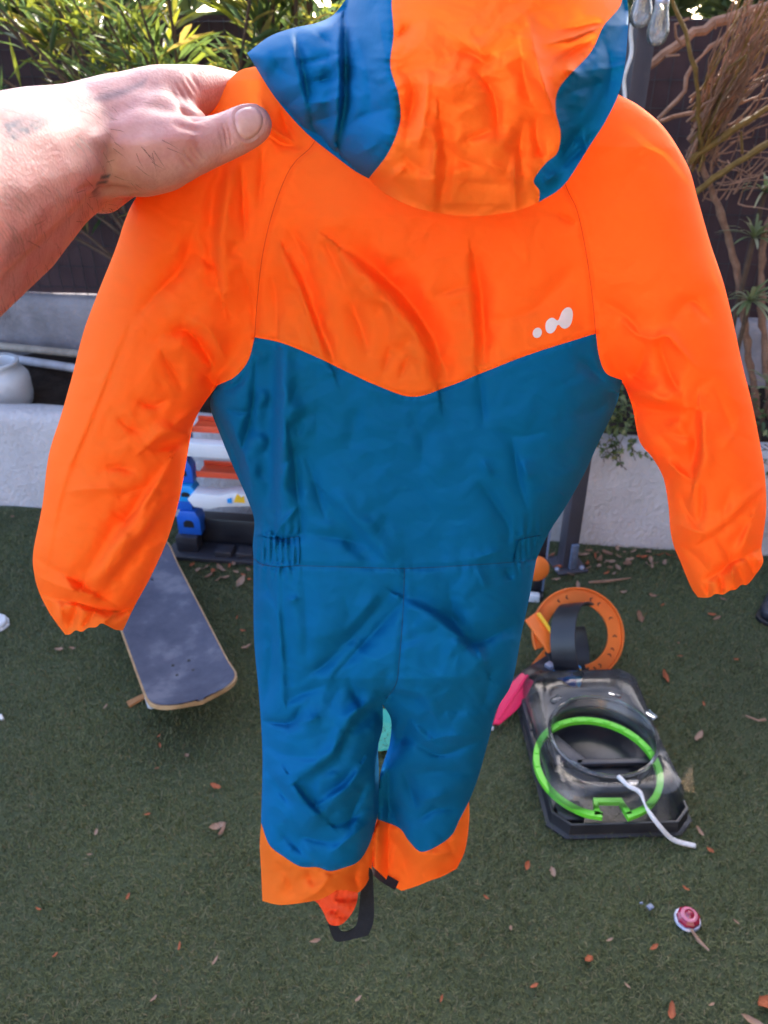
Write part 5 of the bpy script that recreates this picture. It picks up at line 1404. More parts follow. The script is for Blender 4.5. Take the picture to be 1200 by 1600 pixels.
# track tower toy (left, before the white wall) ---------------------------
def tower():
    c = Vector(at_z(330, 868, 0.0))
    O, R = frame_at(c, RW @ Vector((1, 0, 0)))
    root = empty('track_tower_toy', O[:], 'blue toy track tower with orange and white ramps on black base', 'toy')
    P = lambda x, y, z: O + R @ Vector((x, y, z))
    x0 = (at_z(262, 885, 0)[0] - c.x)
    MB().prism([(x0, -0.045), (0.30, -0.045), (0.32, 0.0), (0.30, 0.11), (x0 + 0.03, 0.11), (x0 - 0.012, 0.02)], 0.002, 0.018, (O, R)).build('base', M['darkgrey'], root, bevel=0.003)
    MB().box(P(0.12, 0.07, 0.065), (0.40, 0.05, 0.09), R).build('base_block', M['black'], root, bevel=0.004)
    MB().box(P(x0 + 0.055, 0.01, 0.045), (0.07, 0.05, 0.055), R).build('base_block', M['darkgrey'], root, bevel=0.004)
    for k in range(3):
        MB().box(P(0.05 + k * 0.07, -0.005, 0.027), (0.055, 0.05, 0.018), R).build('base_rib', M['darkgrey'], root, bevel=0.003)
    # blue column: stacked clips
    cx = at_z(293, 840, 0.08)[0] - c.x
    def clip(z, w, h, d, mat, hole=True, dx=0.0, dy=0.0):
        out = [(-w / 2, 0), (w / 2, 0), (w / 2, h * 0.7), (w * 0.34, h), (-w * 0.34, h), (-w / 2, h * 0.7)]
        Rz = R @ Matrix(((1, 0, 0), (0, 0, -1), (0, 1, 0)))
        o = MB().prism(out, -d / 2, d / 2, (P(cx + dx, 0.03 + dy, z), Rz)).build('clip', mat, root, bevel=0.002)
        if hole:
            MB().prism([(-w * .22, h * .32), (w * .22, h * .32), (w * .22, h * .52), (w * .1, h * .62), (-w * .1, h * .62), (-w * .22, h * .52)], d / 2 - 0.001, d / 2 + 0.0012, (P(cx + dx, 0.03 + dy, z), Rz)).build('slot', M['black'], o)
    clip(0.072, 0.075, 0.085, 0.05, M['blue'])
    clip(0.160, 0.055, 0.040, 0.04, M['blue'], False, -0.01)
    clip(0.193, 0.060, 0.055, 0.05, M['cyan'], True, 0.004)
    clip(0.252, 0.066, 0.075, 0.04, M['blue'], True, -0.004, 0.01)
    clip(0.330, 0.052, 0.055, 0.04, M['blue'], False, -0.006, 0.01)
    clip(0.388, 0.060, 0.075, 0.04, M['blue'], True, 0.002, 0.01)
    # ramps
    for (z, xs, tilt) in ((0.252, 0.0, -0.10), (0.405, 0.0, 0.0)):
        # orange track with raised lips
        for nm, yy, hh, wdt in (('track', 0.075, 0.006, 0.07), ('track_lip', 0.038, 0.02, 0.006), ('track_lip', 0.112, 0.02, 0.006)):
            MB().box(P(cx + 0.235, yy, z + 0.014 + hh / 2), (0.40, wdt, hh), R).build(nm, M['toyred'], root, bevel=0.0015)
    Rz = R @ Matrix(((1, 0, 0), (0, 0, -1), (0, 1, 0)))
    def trough(z, outline, d0, d1):
        MB().prism(outline, d0, d1, (P(cx, 0, z), Rz)).build('ramp', M['white'], root, bevel=0.003)
    trough(0.365, [(0.012, 0.0), (0.42, -0.005), (0.42, 0.038), (0.02, 0.044), (0.005, 0.03)], -0.02, 0.02)
    trough(0.178, [(0.035, 0.012), (0.085, 0.008), (0.12, 0.018), (0.24, 0.030), (0.24, 0.062), (0.17, 0.072), (0.12, 0.058), (0.085, 0.060), (0.04, 0.062), (0.018, 0.038)], -0.03, 0.02)
    MB().prism([(0.165, 0.040), (0.20, 0.040), (0.20, 0.066), (0.19, 0.058), (0.18, 0.072), (0.172, 0.058)], 0.021, 0.0225, (P(cx, 0, 0.178), Rz)).build('flame_sticker', M['yellow'], root)
    MB().prism([(0.145, 0.036), (0.16, 0.036), (0.16, 0.056), (0.145, 0.05)], 0.021, 0.0225, (P(cx, 0, 0.178), Rz)).build('sticker', M['cyan'], root)
tower()
pb_ = Vector(at_z(258, 872, 0.03))
o = MB().lathe([(0, 0), (0.018, 0.003), (0.028, 0.018), (0.028, 0.034), (0.020, 0.05), (0, 0.056)], pb_ - Vector((0, 0, 0.028)), 20).build('ball', M['cord'], None, smooth=True, loc=tuple(pb_))
tag(o, 'small dull white ball beside the black toy base', 'ball')

# dark toy stand with orange disc, half hidden by the suit -----------------
def stand():
    b0 = Vector(at_z(838, 936, 0.0))
    root = empty('toy_stand', b0[:], 'black toy stand with orange disc peeking out right of the suit', 'toy')
    MB().box(b0 + Vector((0.005, 0.03, 0.135)), (0.026, 0.030, 0.27), RW).build('upright', M['black'], root, bevel=0.003)
    MB().box(b0 + Vector((0.018, 0.012, 0.14)), (0.006, 0.008, 0.25), RW).build('rail', M['bracket'], root, bevel=0.001)
    MB().box(b0 + Vector((-0.09, 0.02, 0.012)), (0.22, 0.05, 0.022), RW).build('foot', M['black'], root, bevel=0.004)
    MB().box(b0 + Vector((-0.012, -0.012, 0.016)), (0.035, 0.022, 0.026), RW).build('end_cap', M['white'], root, bevel=0.004)
    d = Vector(at_y(838, 888, b0.y - 0.012))
    MB().lathe([(0, -0.01), (0.030, -0.01), (0.037, -0.004), (0.037, 0.004), (0.030, 0.010), (0, 0.010)], d, 28, Matrix.Rotation(math.radians(70), 3, 'X')).build('disc', M['toyorange'], root, smooth=True)
stand()

# loop-track toy -----------------------------------------------------------
def loop_toy():
    base = Vector(at_z(880, 1058, 0.0))
    root = empty('loop_track_toy', base[:], 'orange ring track with black loop on a blue clip', 'toy')
    # ring facing the camera
    bc = Vector(at_z(912, 1062, 0.004))
    nrm = Vector((0.05, -0.78, 0.66)).normalized()
    up = (Vector((0.0, 0.66, 0.78)) - nrm * Vector((0.0, 0.66, 0.78)).dot(nrm)).normalized()
    rt = up.cross(nrm).normalized()
    ro, ri_ = 0.117, 0.081
    cen = bc + up * ro - rt * 0.012
    def ringpt(a, r, h): return cen + rt * (r * math.cos(a)) + up * (r * math.sin(a)) + nrm * h
    a0, a1, n = math.radians(-78), math.radians(200), 64
    def arc(name, r0, r1, h0, h1, mat, par=root):
        v = []; f = []
        for i in range(n + 1):
            a = a0 + (a1 - a0) * i / n
            v += [ringpt(a, r0, h0), ringpt(a, r1, h0), ringpt(a, r1, h1), ringpt(a, r0, h1)]
        for i in range(n):
            for k in range(4):
                q = i * 4; f.append((q + k, q + 4 + k, q + 4 + (k + 1) % 4, q + (k + 1) % 4))
        f += [(0, 1, 2, 3), (n * 4 + 3, n * 4 + 2, n * 4 + 1, n * 4)]
        return MB().add(v, f).build(name, mat, par, bevel=0.0012, seg=1)
    rg = arc('ring_track', ri_, ro, -0.003, 0.003, M['toyorange'])
    arc('outer_lip', ro, ro + 0.004, -0.004, 0.013, M['toyorange'])
    for i, dg in enumerate((-66, -56, -46, -34, -24, -14, -4, 24, 36, 52, 66, 82, 104, 118, 132)):
        a = math.radians(dg); rm = 0.098; sz = 0.0052
        if i % 3 == 2: continue
        ctr = ringpt(a, rm, 0.0036); tn = rt * -math.sin(a) + up * math.cos(a); rd = rt * math.cos(a) + up * math.sin(a)
        q = [(-1.0, 0.3), (0, 1.0), (1.0, 0.3), (1.0, -0.5), (0, 0.25), (-1.0, -0.5)]
        MB().add([ctr + rd * x * sz + tn * y * sz for x, y in q] , [list(range(6))]).build('arrow_mark', M['mark'], rg)
    # black loop band
    lc = Vector(at_y(894, 1000, cen.y - 0.03)) 
    axis = Vector((0.80, -0.42, 0.43)).normalized()
    u = Vector((0.3, 0.45, 0.9)); u = (u - axis * u.dot(axis)).normalized(); w = axis.cross(u)
    R1, hw = 0.098, 0.033
    v = []; f = []; m = 44
    b0, b1 = math.radians(-200), math.radians(112)
    for i in range(m + 1):
        a = b0 + (b1 - b0) * i / m
        rr = R1 * (1 + 0.06 * math.cos(2 * a)); sh = 0.05 * (i / m - 0.5)
        d = u * math.sin(a) + w * math.cos(a) * 0.72
        for s, r_ in ((-hw, rr - .002), (hw, rr - .002), (hw, rr + .002), (-hw, rr + .002)):
            v.append(lc + d * r_ + axis * (s + sh))
    for i in range(m):
        for k in range(4):
            q = i * 4; f.append((q + k, q + 4 + k, q + 4 + (k + 1) % 4, q + (k + 1) % 4))
    f += [(0, 1, 2, 3), (m * 4 + 3, m * 4 + 2, m * 4 + 1, m * 4)]
    MB().add(v, f).build('loop_band', M['black'], root, smooth=True)
    # ramp arm, orange above black
    p0 = Vector(at_y(832, 962, base.y + 0.055)); p1 = Vector(at_y(864, 1014, base.y + 0.015)); p2 = Vector(at_y(880, 1056, base.y - 0.01))
    def slab(name, a, b, wd, th, mat, flip=0.0):
        O, R = frame_at((a + b) / 2, b - a, (Vector((0.1, -0.7, 0.7))))
        return MB().box(O, ((b - a).length, wd, th), R).build(name, mat, root, bevel=0.002)
    slab('ramp_arm', p0, p1, 0.042, 0.008, M['toyorange'])
    e = Vector((0.016, -0.004, 0.012))
    slab('ramp_stripe', p0 + e, p1 + e, 0.008, 0.012, M['yellow'])
    slab('ramp_foot', p1 + Vector((0, -0.003, 0)), p2, 0.038, 0.010, M['black'])
    q0 = Vector(at_y(834, 1052, base.y + 0.04)); q1 = Vector(at_y(884, 996, base.y + 0.09))
    slab('launch_ramp', q0, q1, 0.044, 0.008, M['toyorange'])
    cb = Vector(at_z(874, 1056, 0.022))
    MB().box(cb, (0.108, 0.05, 0.044), Matrix.Rotation(math.radians(-8), 3, 'Z')).build('blue_clip', M['cyan'], root, bevel=0.005)
    MB().box(cb + Vector((0.012, -0.027, 0.004)), (0.05, 0.006, 0.022), Matrix.Rotation(math.radians(-8), 3, 'Z')).build('clip_slot', M['blue'], root, bevel=0.001)
    MB().box(cb + Vector((0.044, -0.012, 0.026)), (0.012, 0.012, 0.008)).build('sticker', M['yellow'], root)
loop_toy()
# dark track launcher piece
def launcher():
    a = Vector(at_z(858, 1046, 0.02)); b = Vector(at_z(812, 1078, 0.02))
    O, R = frame_at((a + b) / 2, b - a)
    root = empty('track_launcher', (O.x, O.y, 0), 'dark grey plastic launcher piece between suit and blister box', 'toy')
    MB().box(O + R @ Vector((0, 0, 0.005)), ((b - a).length + 0.05, 0.05, 0.045), R).build('body', M['darkgrey'], root, bevel=0.006)
    MB().box(O + R @ Vector((0.02, 0.0, 0.034)), (0.05, 0.03, 0.018), R).build('lever', M['black'], root, bevel=0.004)
    MB().box(O + R @ Vector((-0.04, 0.012, 0.032)), (0.02, 0.02, 0.012), R).build('button', M['silver'], root, bevel=0.003)
launcher()
# pink blade
def pink():
    a = Vector(at_z(808, 1080, 0.05)); b = Vector(at_z(768, 1138, 0.004))
    O, R = frame_at(a, b - a, (0.2, -0.4, 0.9)); L = (b - a).length
    c = (a + b) / 2
    root = empty('pink_blade', (c.x, c.y, 0), 'bright pink plastic blade leaning beside the trouser leg', 'toy')
    MB().prism([(-0.05, -0.016), (0.0, -0.024), (L * .45, -0.020), (L, -0.004), (L * .9, 0.010), (L * .4, 0.024), (0.0, 0.026), (-0.05, 0.02)], -0.005, 0.005, (O, R)).build('blade', M['pink'], root, bevel=0.003)
    MB().tube([O + R @ Vector((-0.05, 0, 0.006)), O + R @ Vector((L * .85, 0.0, 0.006))], [0.004, 0.002], 6).build('spine', M['pink'], root, smooth=True)
    MB().lathe([(0, 0), (0.006, 0.001), (0.006, 0.007), (0, 0.009)], b - Vector((0, 0, 0.004)), 10).build('tip', M['white'], root, smooth=True)
pink()

# blister box: black tray, clear lid, green hoop ---------------------------
def blister():
    # corner points measured on the turf
    x0, x1, y0, y1 = 0.334, 0.645, 1.055, 1.512
    cx_, cy_ = (x0 + x1) / 2, (y0 + y1) / 2
    w, d = (x1 - x0) / 2, (y1 - y0) / 2
    O = Vector((cx_, cy_, 0)); R = Matrix.Rotation(math.radians(2.0), 3, 'Z')
    root = empty('blister_box', O[:], 'black tray with cracked clear plastic lid lying on the turf', 'box')
    def rr(wx, dy, cut, cut2=None):
        c2 = cut2 if cut2 is not None else cut
        return [(-wx + cut, -dy), (wx - c2, -dy), (wx, -dy + c2), (wx, dy - cut), (wx - cut, dy), (-wx + cut, dy), (-wx, dy - cut), (-wx, -dy + cut)]
    def loft(levels, closed_top=False, closed_bot=False):
        v = []; f = []
        n = len(levels[0][0])
        for poly, z in levels:
            v += [O + R @ Vector((x, y, z)) for x, y in poly]
        for i in range(len(levels) - 1):
            for k in range(n):
                a, b = i * n + k, i * n + (k + 1) % n
                f.append((a, b, b + n, a + n))
        if closed_bot: f.append(list(range(n))[::-1])
        if closed_top: f.append(list(range((len(levels) - 1) * n, len(levels) * n)))
        return MB().add(v, f)
    loft([(rr(w, d, .035), .002), (rr(w, d, .035), .007), (rr(w - .008, d - .008, .033), .008), (rr(w - .010, d - .010, .033), .036), (rr(w - .016, d - .016, .031), .036), (rr(w - .022, d - .022, .03), .010), (rr(w - .03, d - .03, .03), .009)], True, True).build('tray', M['black'], root, bevel=0.0015)
    # raised moulding and round well in the tray
    wc = Vector(at_z(935, 1172, 0.012)) - O
    MB().lathe([(0.122, 0.0), (0.122, 0.022), (0.116, 0.024), (0.112, 0.020), (0.108, 0.006), (0.085, 0.004), (0.080, 0.008), (0.0, 0.009)], O + Vector((wc.x, wc.y, 0.0095)), 56).build('round_well', M['black'], root, smooth=True)
    MB().box(O + R @ Vector((-w + .012, 0.02, 0.040)), (0.014, d * 1.1, 0.008), R).build('side_ridge', M['darkgrey'], root, bevel=0.002)
    for k in range(4):
        MB().box(O + R @ Vector((-w + .012, -0.10 + k * 0.05, 0.0455)), (0.008, 0.03, 0.004), R).build('ridge_tab', M['black'], root, bevel=0.001)
    MB().box(O + R @ Vector((-w + .05, -d + .05, 0.022)), (0.055, 0.05, 0.026), R).build('corner_block', M['black'], root, bevel=0.006)
    MB().box(O + R @ Vector((0.035, -0.052, 0.030)), (0.19, 0.016, 0.012), R).build('cross_bar', M['darkgrey'], root, bevel=0.003)
    tri = [(-0.105, 0.035), (-0.085, 0.03), (-0.035, -0.045), (-0.05, -0.06), (-0.11, -0.06)]
    MB().prism(tri, 0.010, 0.036, (O, R)).build('wedge', M['darkgrey'], root, bevel=0.004)
    # clear lid with a round opening
    zt = 0.082
    hc = Vector(at_z(942, 1148, zt)); hc = Vector((hc.x, hc.y, 0)) - O
    hc = R.inverted() @ hc; hr = 0.118
    outer = [(x, y * 0.945 + 0.010) for x, y in rr(w - .010, d - .012, .032, .032)]; m = 72
    def edge_at(a):
        dx, dy = math.cos(a), math.sin(a); best = 1e9
        for i in range(8):
            (ax, ay), (bx, by) = outer[i], outer[(i + 1) % 8]
            ex, ey = bx - ax, by - ay
            den = dx * ey - dy * ex
            if abs(den) < 1e-9: continue
            t = ((ax - hc.x) * ey - (ay - hc.y) * ex) / den; s = ((ax - hc.x) * dy - (ay - hc.y) * dx) / den
            if t > 0 and -1e-6 <= s <= 1 + 1e-6: best = min(best, t)
        return best
    v = []; f = []
    levels = []
    for j in range(7):
        rowv = []
        for i in range(m):
            a = 2 * math.pi * i / m; e = edge_at(a)
            dx, dy = math.cos(a), math.sin(a)
            if j == 0: r, z = e, 0.036
            elif j == 1: r, z = e - 0.006, 0.060
            elif j == 2: r, z = e - 0.016, zt - 0.004
            elif j == 3: r, z = max(e - 0.032, hr + .008), zt + 0.002 * math.sin(3 * a)
            elif j == 4: r, z = hr + 0.004, zt
            elif j == 5: r, z = hr, zt - 0.003
            else: r, z = hr - 0.010, 0.040
            rowv.append(O + R @ Vector((hc.x + dx * r, hc.y + dy * r, z)))
        v += rowv
    for j in range(6):
        for i in range(m):
            a, b = j * m + i, j * m + (i + 1) % m
            f.append((a, b, b + m, a + m))
    lid = MB().add(v, f).build('clear_lid', M['clear'], root, smooth=True)
    rim = [O + R @ Vector((hc.x + hr * math.cos(2 * math.pi * i / 64), hc.y + hr * math.sin(2 * math.pi * i / 64), zt + 0.001)) for i in range(65)]
    MB().tube(rim, 0.0042, 8, False).build('opening_rim', M['clear'], lid, smooth=True)
    for a in (0.4, 1.1, 2.2, 4.9):
        c = O + R @ Vector((hc.x + (hr + .02) * math.cos(a), hc.y + (hr + .02) * math.sin(a), zt + 0.003))
        MB().box(c, (0.03, 0.014, 0.006), R @ Matrix.Rotation(a + math.pi / 2, 3, 'Z')).build('lid_tab', M['clear'], lid, bevel=0.002)
    # broken corner flap of the lid
    fc = O + R @ Vector((w - 0.02, -d + 0.09, 0.04))
    MB().add([fc, fc + Vector((0.035, -0.01, 0.0)), fc + Vector((0.03, 0.02, 0.055)), fc + Vector((0.005, 0.012, 0.03))], [(0, 1, 2, 3)]).build('torn_flap', M['clear'], lid)
    # green hoop: its own thing, lying inside
    gc = Vector(at_z(933, 1197, 0.046))
    gr_ = 0.133
    pts = []
    for i in range(76):
        a = math.radians(-68 + 316 * i / 75)
        pts.append(gc + Vector((gr_ * math.cos(a), gr_ * 1.02 * math.sin(a), 0)))
    p_end, p_start = pts[-1], pts[0]
    notch = [(p_end + Vector((0.030, -0.006, 0))), Vector((gc.x - 0.030, gc.y - 0.132, gc.z)), Vector((gc.x - 0.026, gc.y - 0.095, gc.z)), Vector((gc.x + 0.026, gc.y - 0.095, gc.z)), Vector((gc.x + 0.036, gc.y - 0.13, gc.z)), (p_start + Vector((-0.020, -0.008, 0)))]
    loop = pts + notch + [pts[0]]
    nL = len(loop); vv = []; ff = []
    hw, hh = 0.0068, 0.0055
    for i, p in enumerate(loop):
        t = loop[(i + 1) % (nL - 1)] - loop[(i - 1) % (nL - 1)] if 0 < i < nL - 1 else loop[1] - loop[nL - 2]
        t.z = 0; t.normalize(); s = Vector((-t.y, t.x, 0))
        for a, b in ((-1, -1), (1, -1), (1, 1), (-1, 1)):
            vv.append(p + s * hw * a + Vector((0, 0, hh * b)))
    for i in range(nL - 1):
        for k in range(4):
            q = i * 4; ff.append((q + k, q + 4 + k, q + 4 + (k + 1) % 4, q + (k + 1) % 4))
    hp = empty('green_hoop', tuple(gc), 'lime green plastic hoop with squared notch inside the clear lid', 'hoop')
    ho = MB().add(vv, ff).build('hoop_band', M['green'], hp, bevel=0.0015, seg=1)
    for k in range(11):
        a = math.radians(20 + k * 16)
        c = gc + Vector((gr_ * math.cos(a), gr_ * 1.02 * math.sin(a), hh))
        MB().box(c, (0.010, 0.016, 0.004), Matrix.Rotation(a, 3, 'Z')).build('rib', M['green'], hp, bevel=0.001, seg=1)
    # white cord
    cp = [at_z(966, 1213, 0.086), at_z(982, 1228, 0.085), at_z(1000, 1238, 0.082), at_z(1010, 1262, 0.072), at_z(1030, 1290, 0.05), at_z(1052, 1312, 0.015), at_z(1086, 1322, 0.006)]
    S = spline(np.array(cp), 0.008)
    MBc = MB().tube(S, list(np.interp(np.linspace(0, 1, len(S)), [0, .25, .36, .45, 1], [.0048, .0048, .0020, .0048, .0052])), 8)
    tag(MBc.build('white_rope', M['cord'], None, smooth=True, loc=tuple(cp[5])), 'white cord trailing off the clear lid onto the turf', 'cord')
blister()

# red gem toy, small bits ----------------------------------------------------
gp = Vector(at_z(1073, 1440, 0.0))
gm = empty('gem_toy', gp[:], 'red faceted gem toy with silvery rim lying on the turf', 'toy')
MB().lathe([(0, 0.004), (0.024, 0.004), (0.025, 0.007), (0.023, 0.010), (0, 0.010)], gp, 14).build('rim', M['silver'], gm, smooth=True)
MB().lathe([(0.022, 0.010), (0.021, 0.016), (0.015, 0.021), (0.012, 0.0215)], gp + Vector((0.001, 0.001, 0)), 9).build('gem', M['gem'], gm)
MB().lathe([(0.0155, 0.0212), (0.0120, 0.0235), (0.0085, 0.0228)], gp + Vector((0.001, 0.001, 0)), 18).build('swirl', M['gem_swirl'], gm, smooth=True)
MB().lathe([(0.0095, 0.0225), (0.008, 0.026), (0.004, 0.0285), (0, 0.029)], gp + Vector((0.001, 0.001, 0)), 14).build('knob', M['gem'], gm, smooth=True)
def small(name, pts, r, mat, label, cat, group=None, n=6):
    o = MB().tube(pts, r, n).build(name, mat, None, smooth=True, loc=tuple(pts[0]))
    return tag(o, label, cat, group)
small('dry_twig', [at_z(1080, 1452, .012), at_z(1092, 1470, .012), at_z(1108, 1485, .010)], [.0022, .0035, .0015], M['dryleaf2'], 'curved dry stem lying just below the red gem toy', 'twig')
small('dry_twig', [at_z(920, 910, .012), at_z(950, 908, .012), at_z(985, 903, .012)], [.004, .005, .002], M['twig'], 'straight dry twig on the turf near the wall right of the post', 'twig')
small('dry_twig', [at_z(1165, 1118, .01), at_z(1185, 1126, .01), at_z(1196, 1124, .012)], [.002, .003, .004], M['dryleaf2'], 'short pale stalk near the right picture edge', 'twig')
o = MB().box(Vector(at_z(1016, 1417, .012)), (.012, .010, .004), Matrix.Rotation(0.5, 3, 'Z')).build('blue_fragment', M['bracket'], None, bevel=.001, loc=tuple(at_z(1016, 1417, .012)))
tag(o, 'larger blue plastic crumb left of the red gem toy', 'fragment')
o = MB().box(Vector(at_z(1002, 1411, .011)), (.006, .004, .003)).build('blue_fragment', M['bracket'], None, bevel=.0008, loc=tuple(at_z(1002, 1411, .011)))
tag(o, 'tiny blue plastic crumb left of the red gem toy', 'fragment')
# mint dish glimpsed between the trouser legs
mp = Vector(at_z(592, 1150, 0.002))
md = empty('mint_dish', mp[:], 'mint green plastic dish glimpsed between the trouser legs', 'dish')
MB().lathe([(0, 0.0), (0.045, 0.0), (0.062, 0.018), (0.066, 0.018), (0.050, -0.001)], mp + Vector((0, 0, .004)), 30).build('bowl', M['tealtoy'], md, smooth=True)
MB().lathe([(0.0625, 0.0185), (0.0645, 0.022), (0.067, 0.0185)], mp + Vector((0, 0, .004)), 30).build('rim', M['tealtoy'], md, smooth=True)
# things cut by the picture edges
lp = Vector(at_z(-6, 978, 0.0))
lt = empty('plastic_lid', lp[:], 'pale grey plastic lid cut by the left picture edge', 'lid')
MB().prism([(-0.06, -0.035), (0.022, -0.030), (0.034, -0.012), (0.034, 0.010), (0.015, 0.030), (-0.06, 0.04)], 0.004, 0.022, (lp, Matrix.Rotation(-0.3, 3, 'Z'))).build('top', M['white'], lt, bevel=0.006, seg=3)
MB().prism([(-0.062, -0.039), (0.024, -0.034), (0.038, -0.013), (0.038, 0.011), (0.017, 0.034), (-0.062, 0.044)], 0.002, 0.008, (lp, Matrix.Rotation(-0.3, 3, 'Z'))).build('rim', M['white'], lt, bevel=0.002)
rp = Vector(at_z(1206, 968, 0.0))
rt_ = empty('black_shoe', rp[:], 'black rounded object cut by the right picture edge', 'shoe')
MB().prism([(-0.045, -0.02), (-0.03, -0.04), (0.12, -0.045), (0.14, 0.0), (0.12, 0.045), (-0.03, 0.04), (-0.045, 0.02)], 0.002, 0.016, (rp, Matrix.Rotation(0.9, 3, 'Z'))).build('sole', M['black'], rt_, bevel=0.004)
MB().prism([(-0.038, -0.016), (-0.026, -0.032), (0.11, -0.036), (0.125, 0.0), (0.11, 0.036), (-0.026, 0.032), (-0.038, 0.016)], 0.0165, 0.045, (rp, Matrix.Rotation(0.9, 3, 'Z'))).build('upper', M['darkgrey'], rt_, bevel=0.012, seg=3)
wp = Vector(at_z(2, 1120, 0.006))
small('white_crumb', [at_z(0, 1118, .008), at_z(4, 1124, .008)], [.005, .004], M['cord'], 'white crumb at the left edge below the plastic lid', 'fragment')

# dry leaves ---------------------------------------------------------------
LEAF_ME = []
for k in range(8):
    r_ = np.random.default_rng(100 + k)
    n = 7; v = []; f = []
    curl = r_.uniform(0.1, 0.5); cup = r_.uniform(-0.4, 0.5); asp = r_.uniform(0.28, 0.55)
    for i in range(n):
        t = i / (n - 1)
        w = asp * 0.5 * math.sin(math.pi * min(1, t * 0.93 + 0.05)) ** 0.8 * (1 + 0.12 * r_.normal())
        z = curl * (t - 0.4) ** 2
        v += [(t - .5, -w, z + cup * w * 0.8 + 0.03 * r_.normal()), (t - .5, 0, z), (t - .5, w, z + cup * w + 0.03 * r_.normal())]
    for i in range(n - 1):
        a = i * 3
        f += [(a, a + 3, a + 4, a + 1), (a + 1, a + 4, a + 5, a + 2)]
    nv = len(v)
    v += [(x, y, z - 0.02) for x, y, z in v]
    f += [tuple(i + nv for i in q[::-1]) for q in f]
    per = [0, 1, 2] + [i * 3 + 2 for i in range(1, n)] + [(n - 1) * 3 + 1, (n - 1) * 3] + [i * 3 for i in range(n - 2, 0, -1)]
    for i in range(len(per)):
        a, b = per[i], per[(i + 1) % len(per)]
        f.append((b, a, a + nv, b + nv))
    for mk in ('dryleaf', 'dryleaf2', 'dryleaf3'):
        me = bpy.data.meshes.new('dry_leaf'); me.from_pydata(v, [], f); me.materials.append(M[mk])
        me.polygons.foreach_set('use_smooth', [True] * len(me.polygons)); me.update()
        LEAF_ME.append(me)
def leaf(px, py, size, tone, label, group):
    P = at_z(px, py, 0.012)
    if P[1] > wall_y(P[0]) - 0.01: return
    o = bpy.data.objects.new('dry_leaf', LEAF_ME[int(rng.integers(0, 8)) * 3 + tone])
    COL.objects.link(o)
    o.location = P
    o.rotation_euler = (rng.normal(0, .25), rng.normal(0, .25), rng.uniform(0, 6.28))
    size *= 0.78; o.scale = (size, size, size)
    tn = ('brown', 'pale tan', 'rust-red')[tone]
    if group == G1[1]:
        wh = 'left of the tower toy' if px < 300 else 'by the post foot' if px < 935 else 'right of the post' if px < 1000 else 'under the right sleeve'
        label = '%s dry leaf in the litter along the white wall %s' % (tn, wh)
    elif group == G2[1]:
        if px < 400: wh = 'near the skateboard' if py < 1120 else 'left of the trouser legs' if py < 1360 else 'in the bottom left'
        elif px < 800: wh = 'below the hanging trouser legs'
        else: wh = 'right of the orange loop toy' if py < 1065 else 'beside the clear-lidded tray' if py < 1345 else 'around the red gem toy'
        label = 'small %s dry leaf on the turf %s' % (tn, wh)
    else:
        label = '%s dry leaf against the black base of the track tower' % tn
    tag(o, label, 'leaf', group)
G1 = ('dry leaf in the litter along the foot of the white wall', 'leaf litter along the wall')
G2 = ('small dry leaf scattered on the open green turf', 'leaves scattered on the turf')
G3 = ('dry leaf lying against the black base of the track tower', 'leaves by the track tower')
wall_l = [(915, 868), (930, 862), (948, 866), (962, 858), (975, 862), (1000, 866), (1020, 870), (1035, 866), (925, 880), (938, 884), (945, 895), (952, 888), (968, 886), (978, 880), (1010, 880), (1022, 884), (872, 905), (895, 900), (905, 912), (870, 885), (858, 868), (985, 872), (955, 875), (940, 872), (1040, 880), (1060, 872), (1012, 862), (992, 860), (930, 872), (948, 880), (960, 896), (915, 890), (1048, 864), (900, 862), (868, 862), (1028, 876), (970, 868), (918, 858)]
for i, (x, y) in enumerate(wall_l): leaf(x + rng.normal(0, 3), y + rng.normal(0, 2), rng.uniform(.026, .055), int(rng.integers(0, 3)) if i % 3 else 1, *G1)
for x in np.linspace(20, 235, 6): leaf(x, 800 + x * 0.05 + abs(rng.normal(0, 12)), rng.uniform(.02, .035), 0, *G1)
for (x, y) in [(310, 890), (322, 886), (333, 892), (345, 888), (358, 884), (368, 893), (380, 898), (390, 905), (352, 902), (340, 905), (376, 908), (388, 890), (326, 898), (300, 882), (365, 880)]: leaf(x, y, rng.uniform(.025, .055), int(rng.integers(0, 3)), *G3)
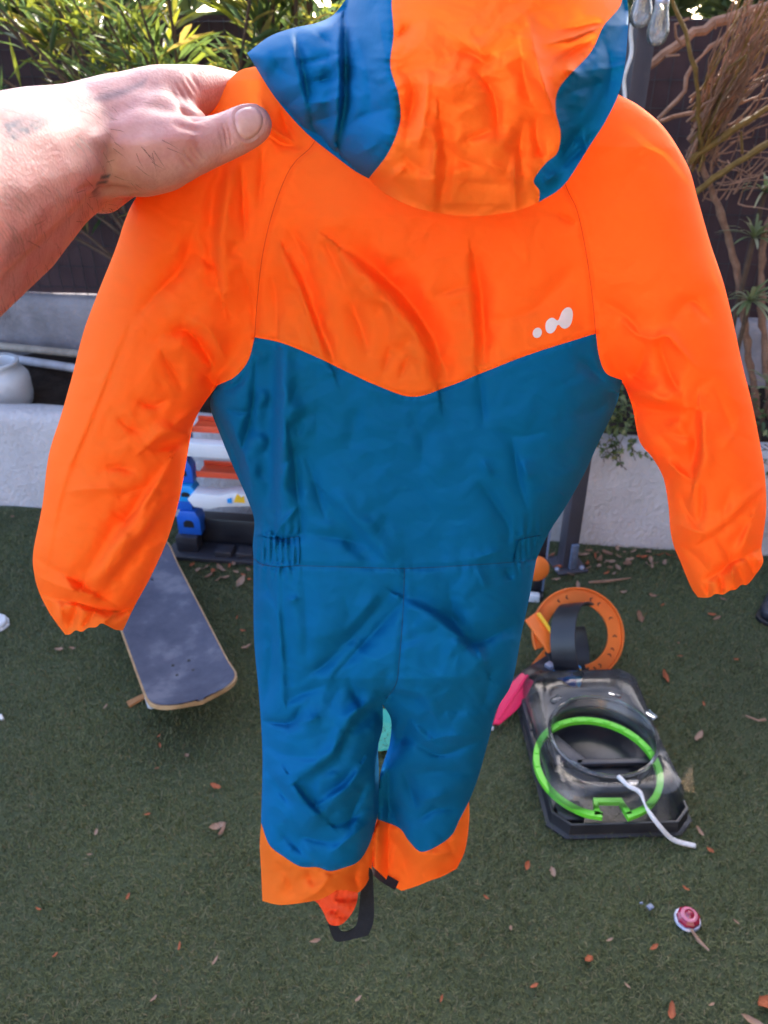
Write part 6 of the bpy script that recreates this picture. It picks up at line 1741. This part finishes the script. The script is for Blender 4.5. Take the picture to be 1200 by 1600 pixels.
turf_l = [(1000, 963, .05, 0), (975, 925, .04, 1), (1040, 1056, .05, 2), (1048, 1050, .035, 1), (1092, 1150, .05, 1), (1120, 966, .04, 0), (1112, 960, .03, 2), (970, 940, .045, 0), (1035, 945, .025, 2), (1100, 1100, .02, 2), (1063, 1025, .02, 2), (1180, 1085, .02, 1), (340, 1290, .045, 1), (347, 1296, .04, 0), (337, 1228, .035, 2), (312, 1145, .03, 1), (292, 1180, .022, 0), (250, 1165, .02, 2), (248, 1150, .015, 2), (175, 1178, .03, 1), (245, 1200, .016, 0), (165, 1104, .025, 1), (70, 945, .025, 0), (64, 992, .03, 2), (20, 1070, .02, 0), (92, 1014, .03, 1), (112, 1012, .022, 1), (164, 1016, .03, 2), (385, 1010, .035, 1), (380, 985, .022, 2), (370, 965, .02, 2), (66, 1252, .02, 1), (150, 1300, .018, 1), (230, 1272, .018, 2), (140, 1335, .015, 1), (18, 1312, .015, 1), (336, 1500, .022, 1), (280, 1478, .02, 2), (86, 1492, .016, 2), (672, 1512, .028, 2), (920, 1498, .028, 2), (1050, 1578, .034, 2), (1112, 1570, .022, 1), (1128, 1390, .03, 2), (1093, 1298, .03, 1), (1110, 1328, .022, 2), (953, 1468, .018, 1), (940, 1468, .015, 2), (1022, 1480, .025, 2), (864, 1362, .026, 1), (824, 1352, .026, 2), (1196, 1534, .05, 1), (1199, 1565, .05, 2), (1175, 1596, .05, 1), (492, 1470, .028, 1), (728, 1384, .02, 2), (980, 1540, .018, 1), (1072, 1388, .02, 2), (1150, 1030, .022, 2), (1180, 1160, .03, 1), (1060, 1005, .02, 0), (1130, 935, .03, 0), (1020, 930, .03, 0), (1085, 945, .025, 1), (835, 1540, .02, 2), (798, 1450, .018, 1), (760, 1402, .018, 2), (705, 1450, .02, 1), (1150, 1440, .02, 1), (690, 1560, .018, 2), (560, 1560, .018, 1), (430, 1550, .02, 2), (240, 1560, .018, 1), (60, 1420, .018, 2), (200, 1400, .016, 2), (310, 1400, .02, 1)]
for i_, (x, y, s, t_) in enumerate(turf_l):
    if i_ % 4 != 3: leaf(x, y, s, t_, *G2)
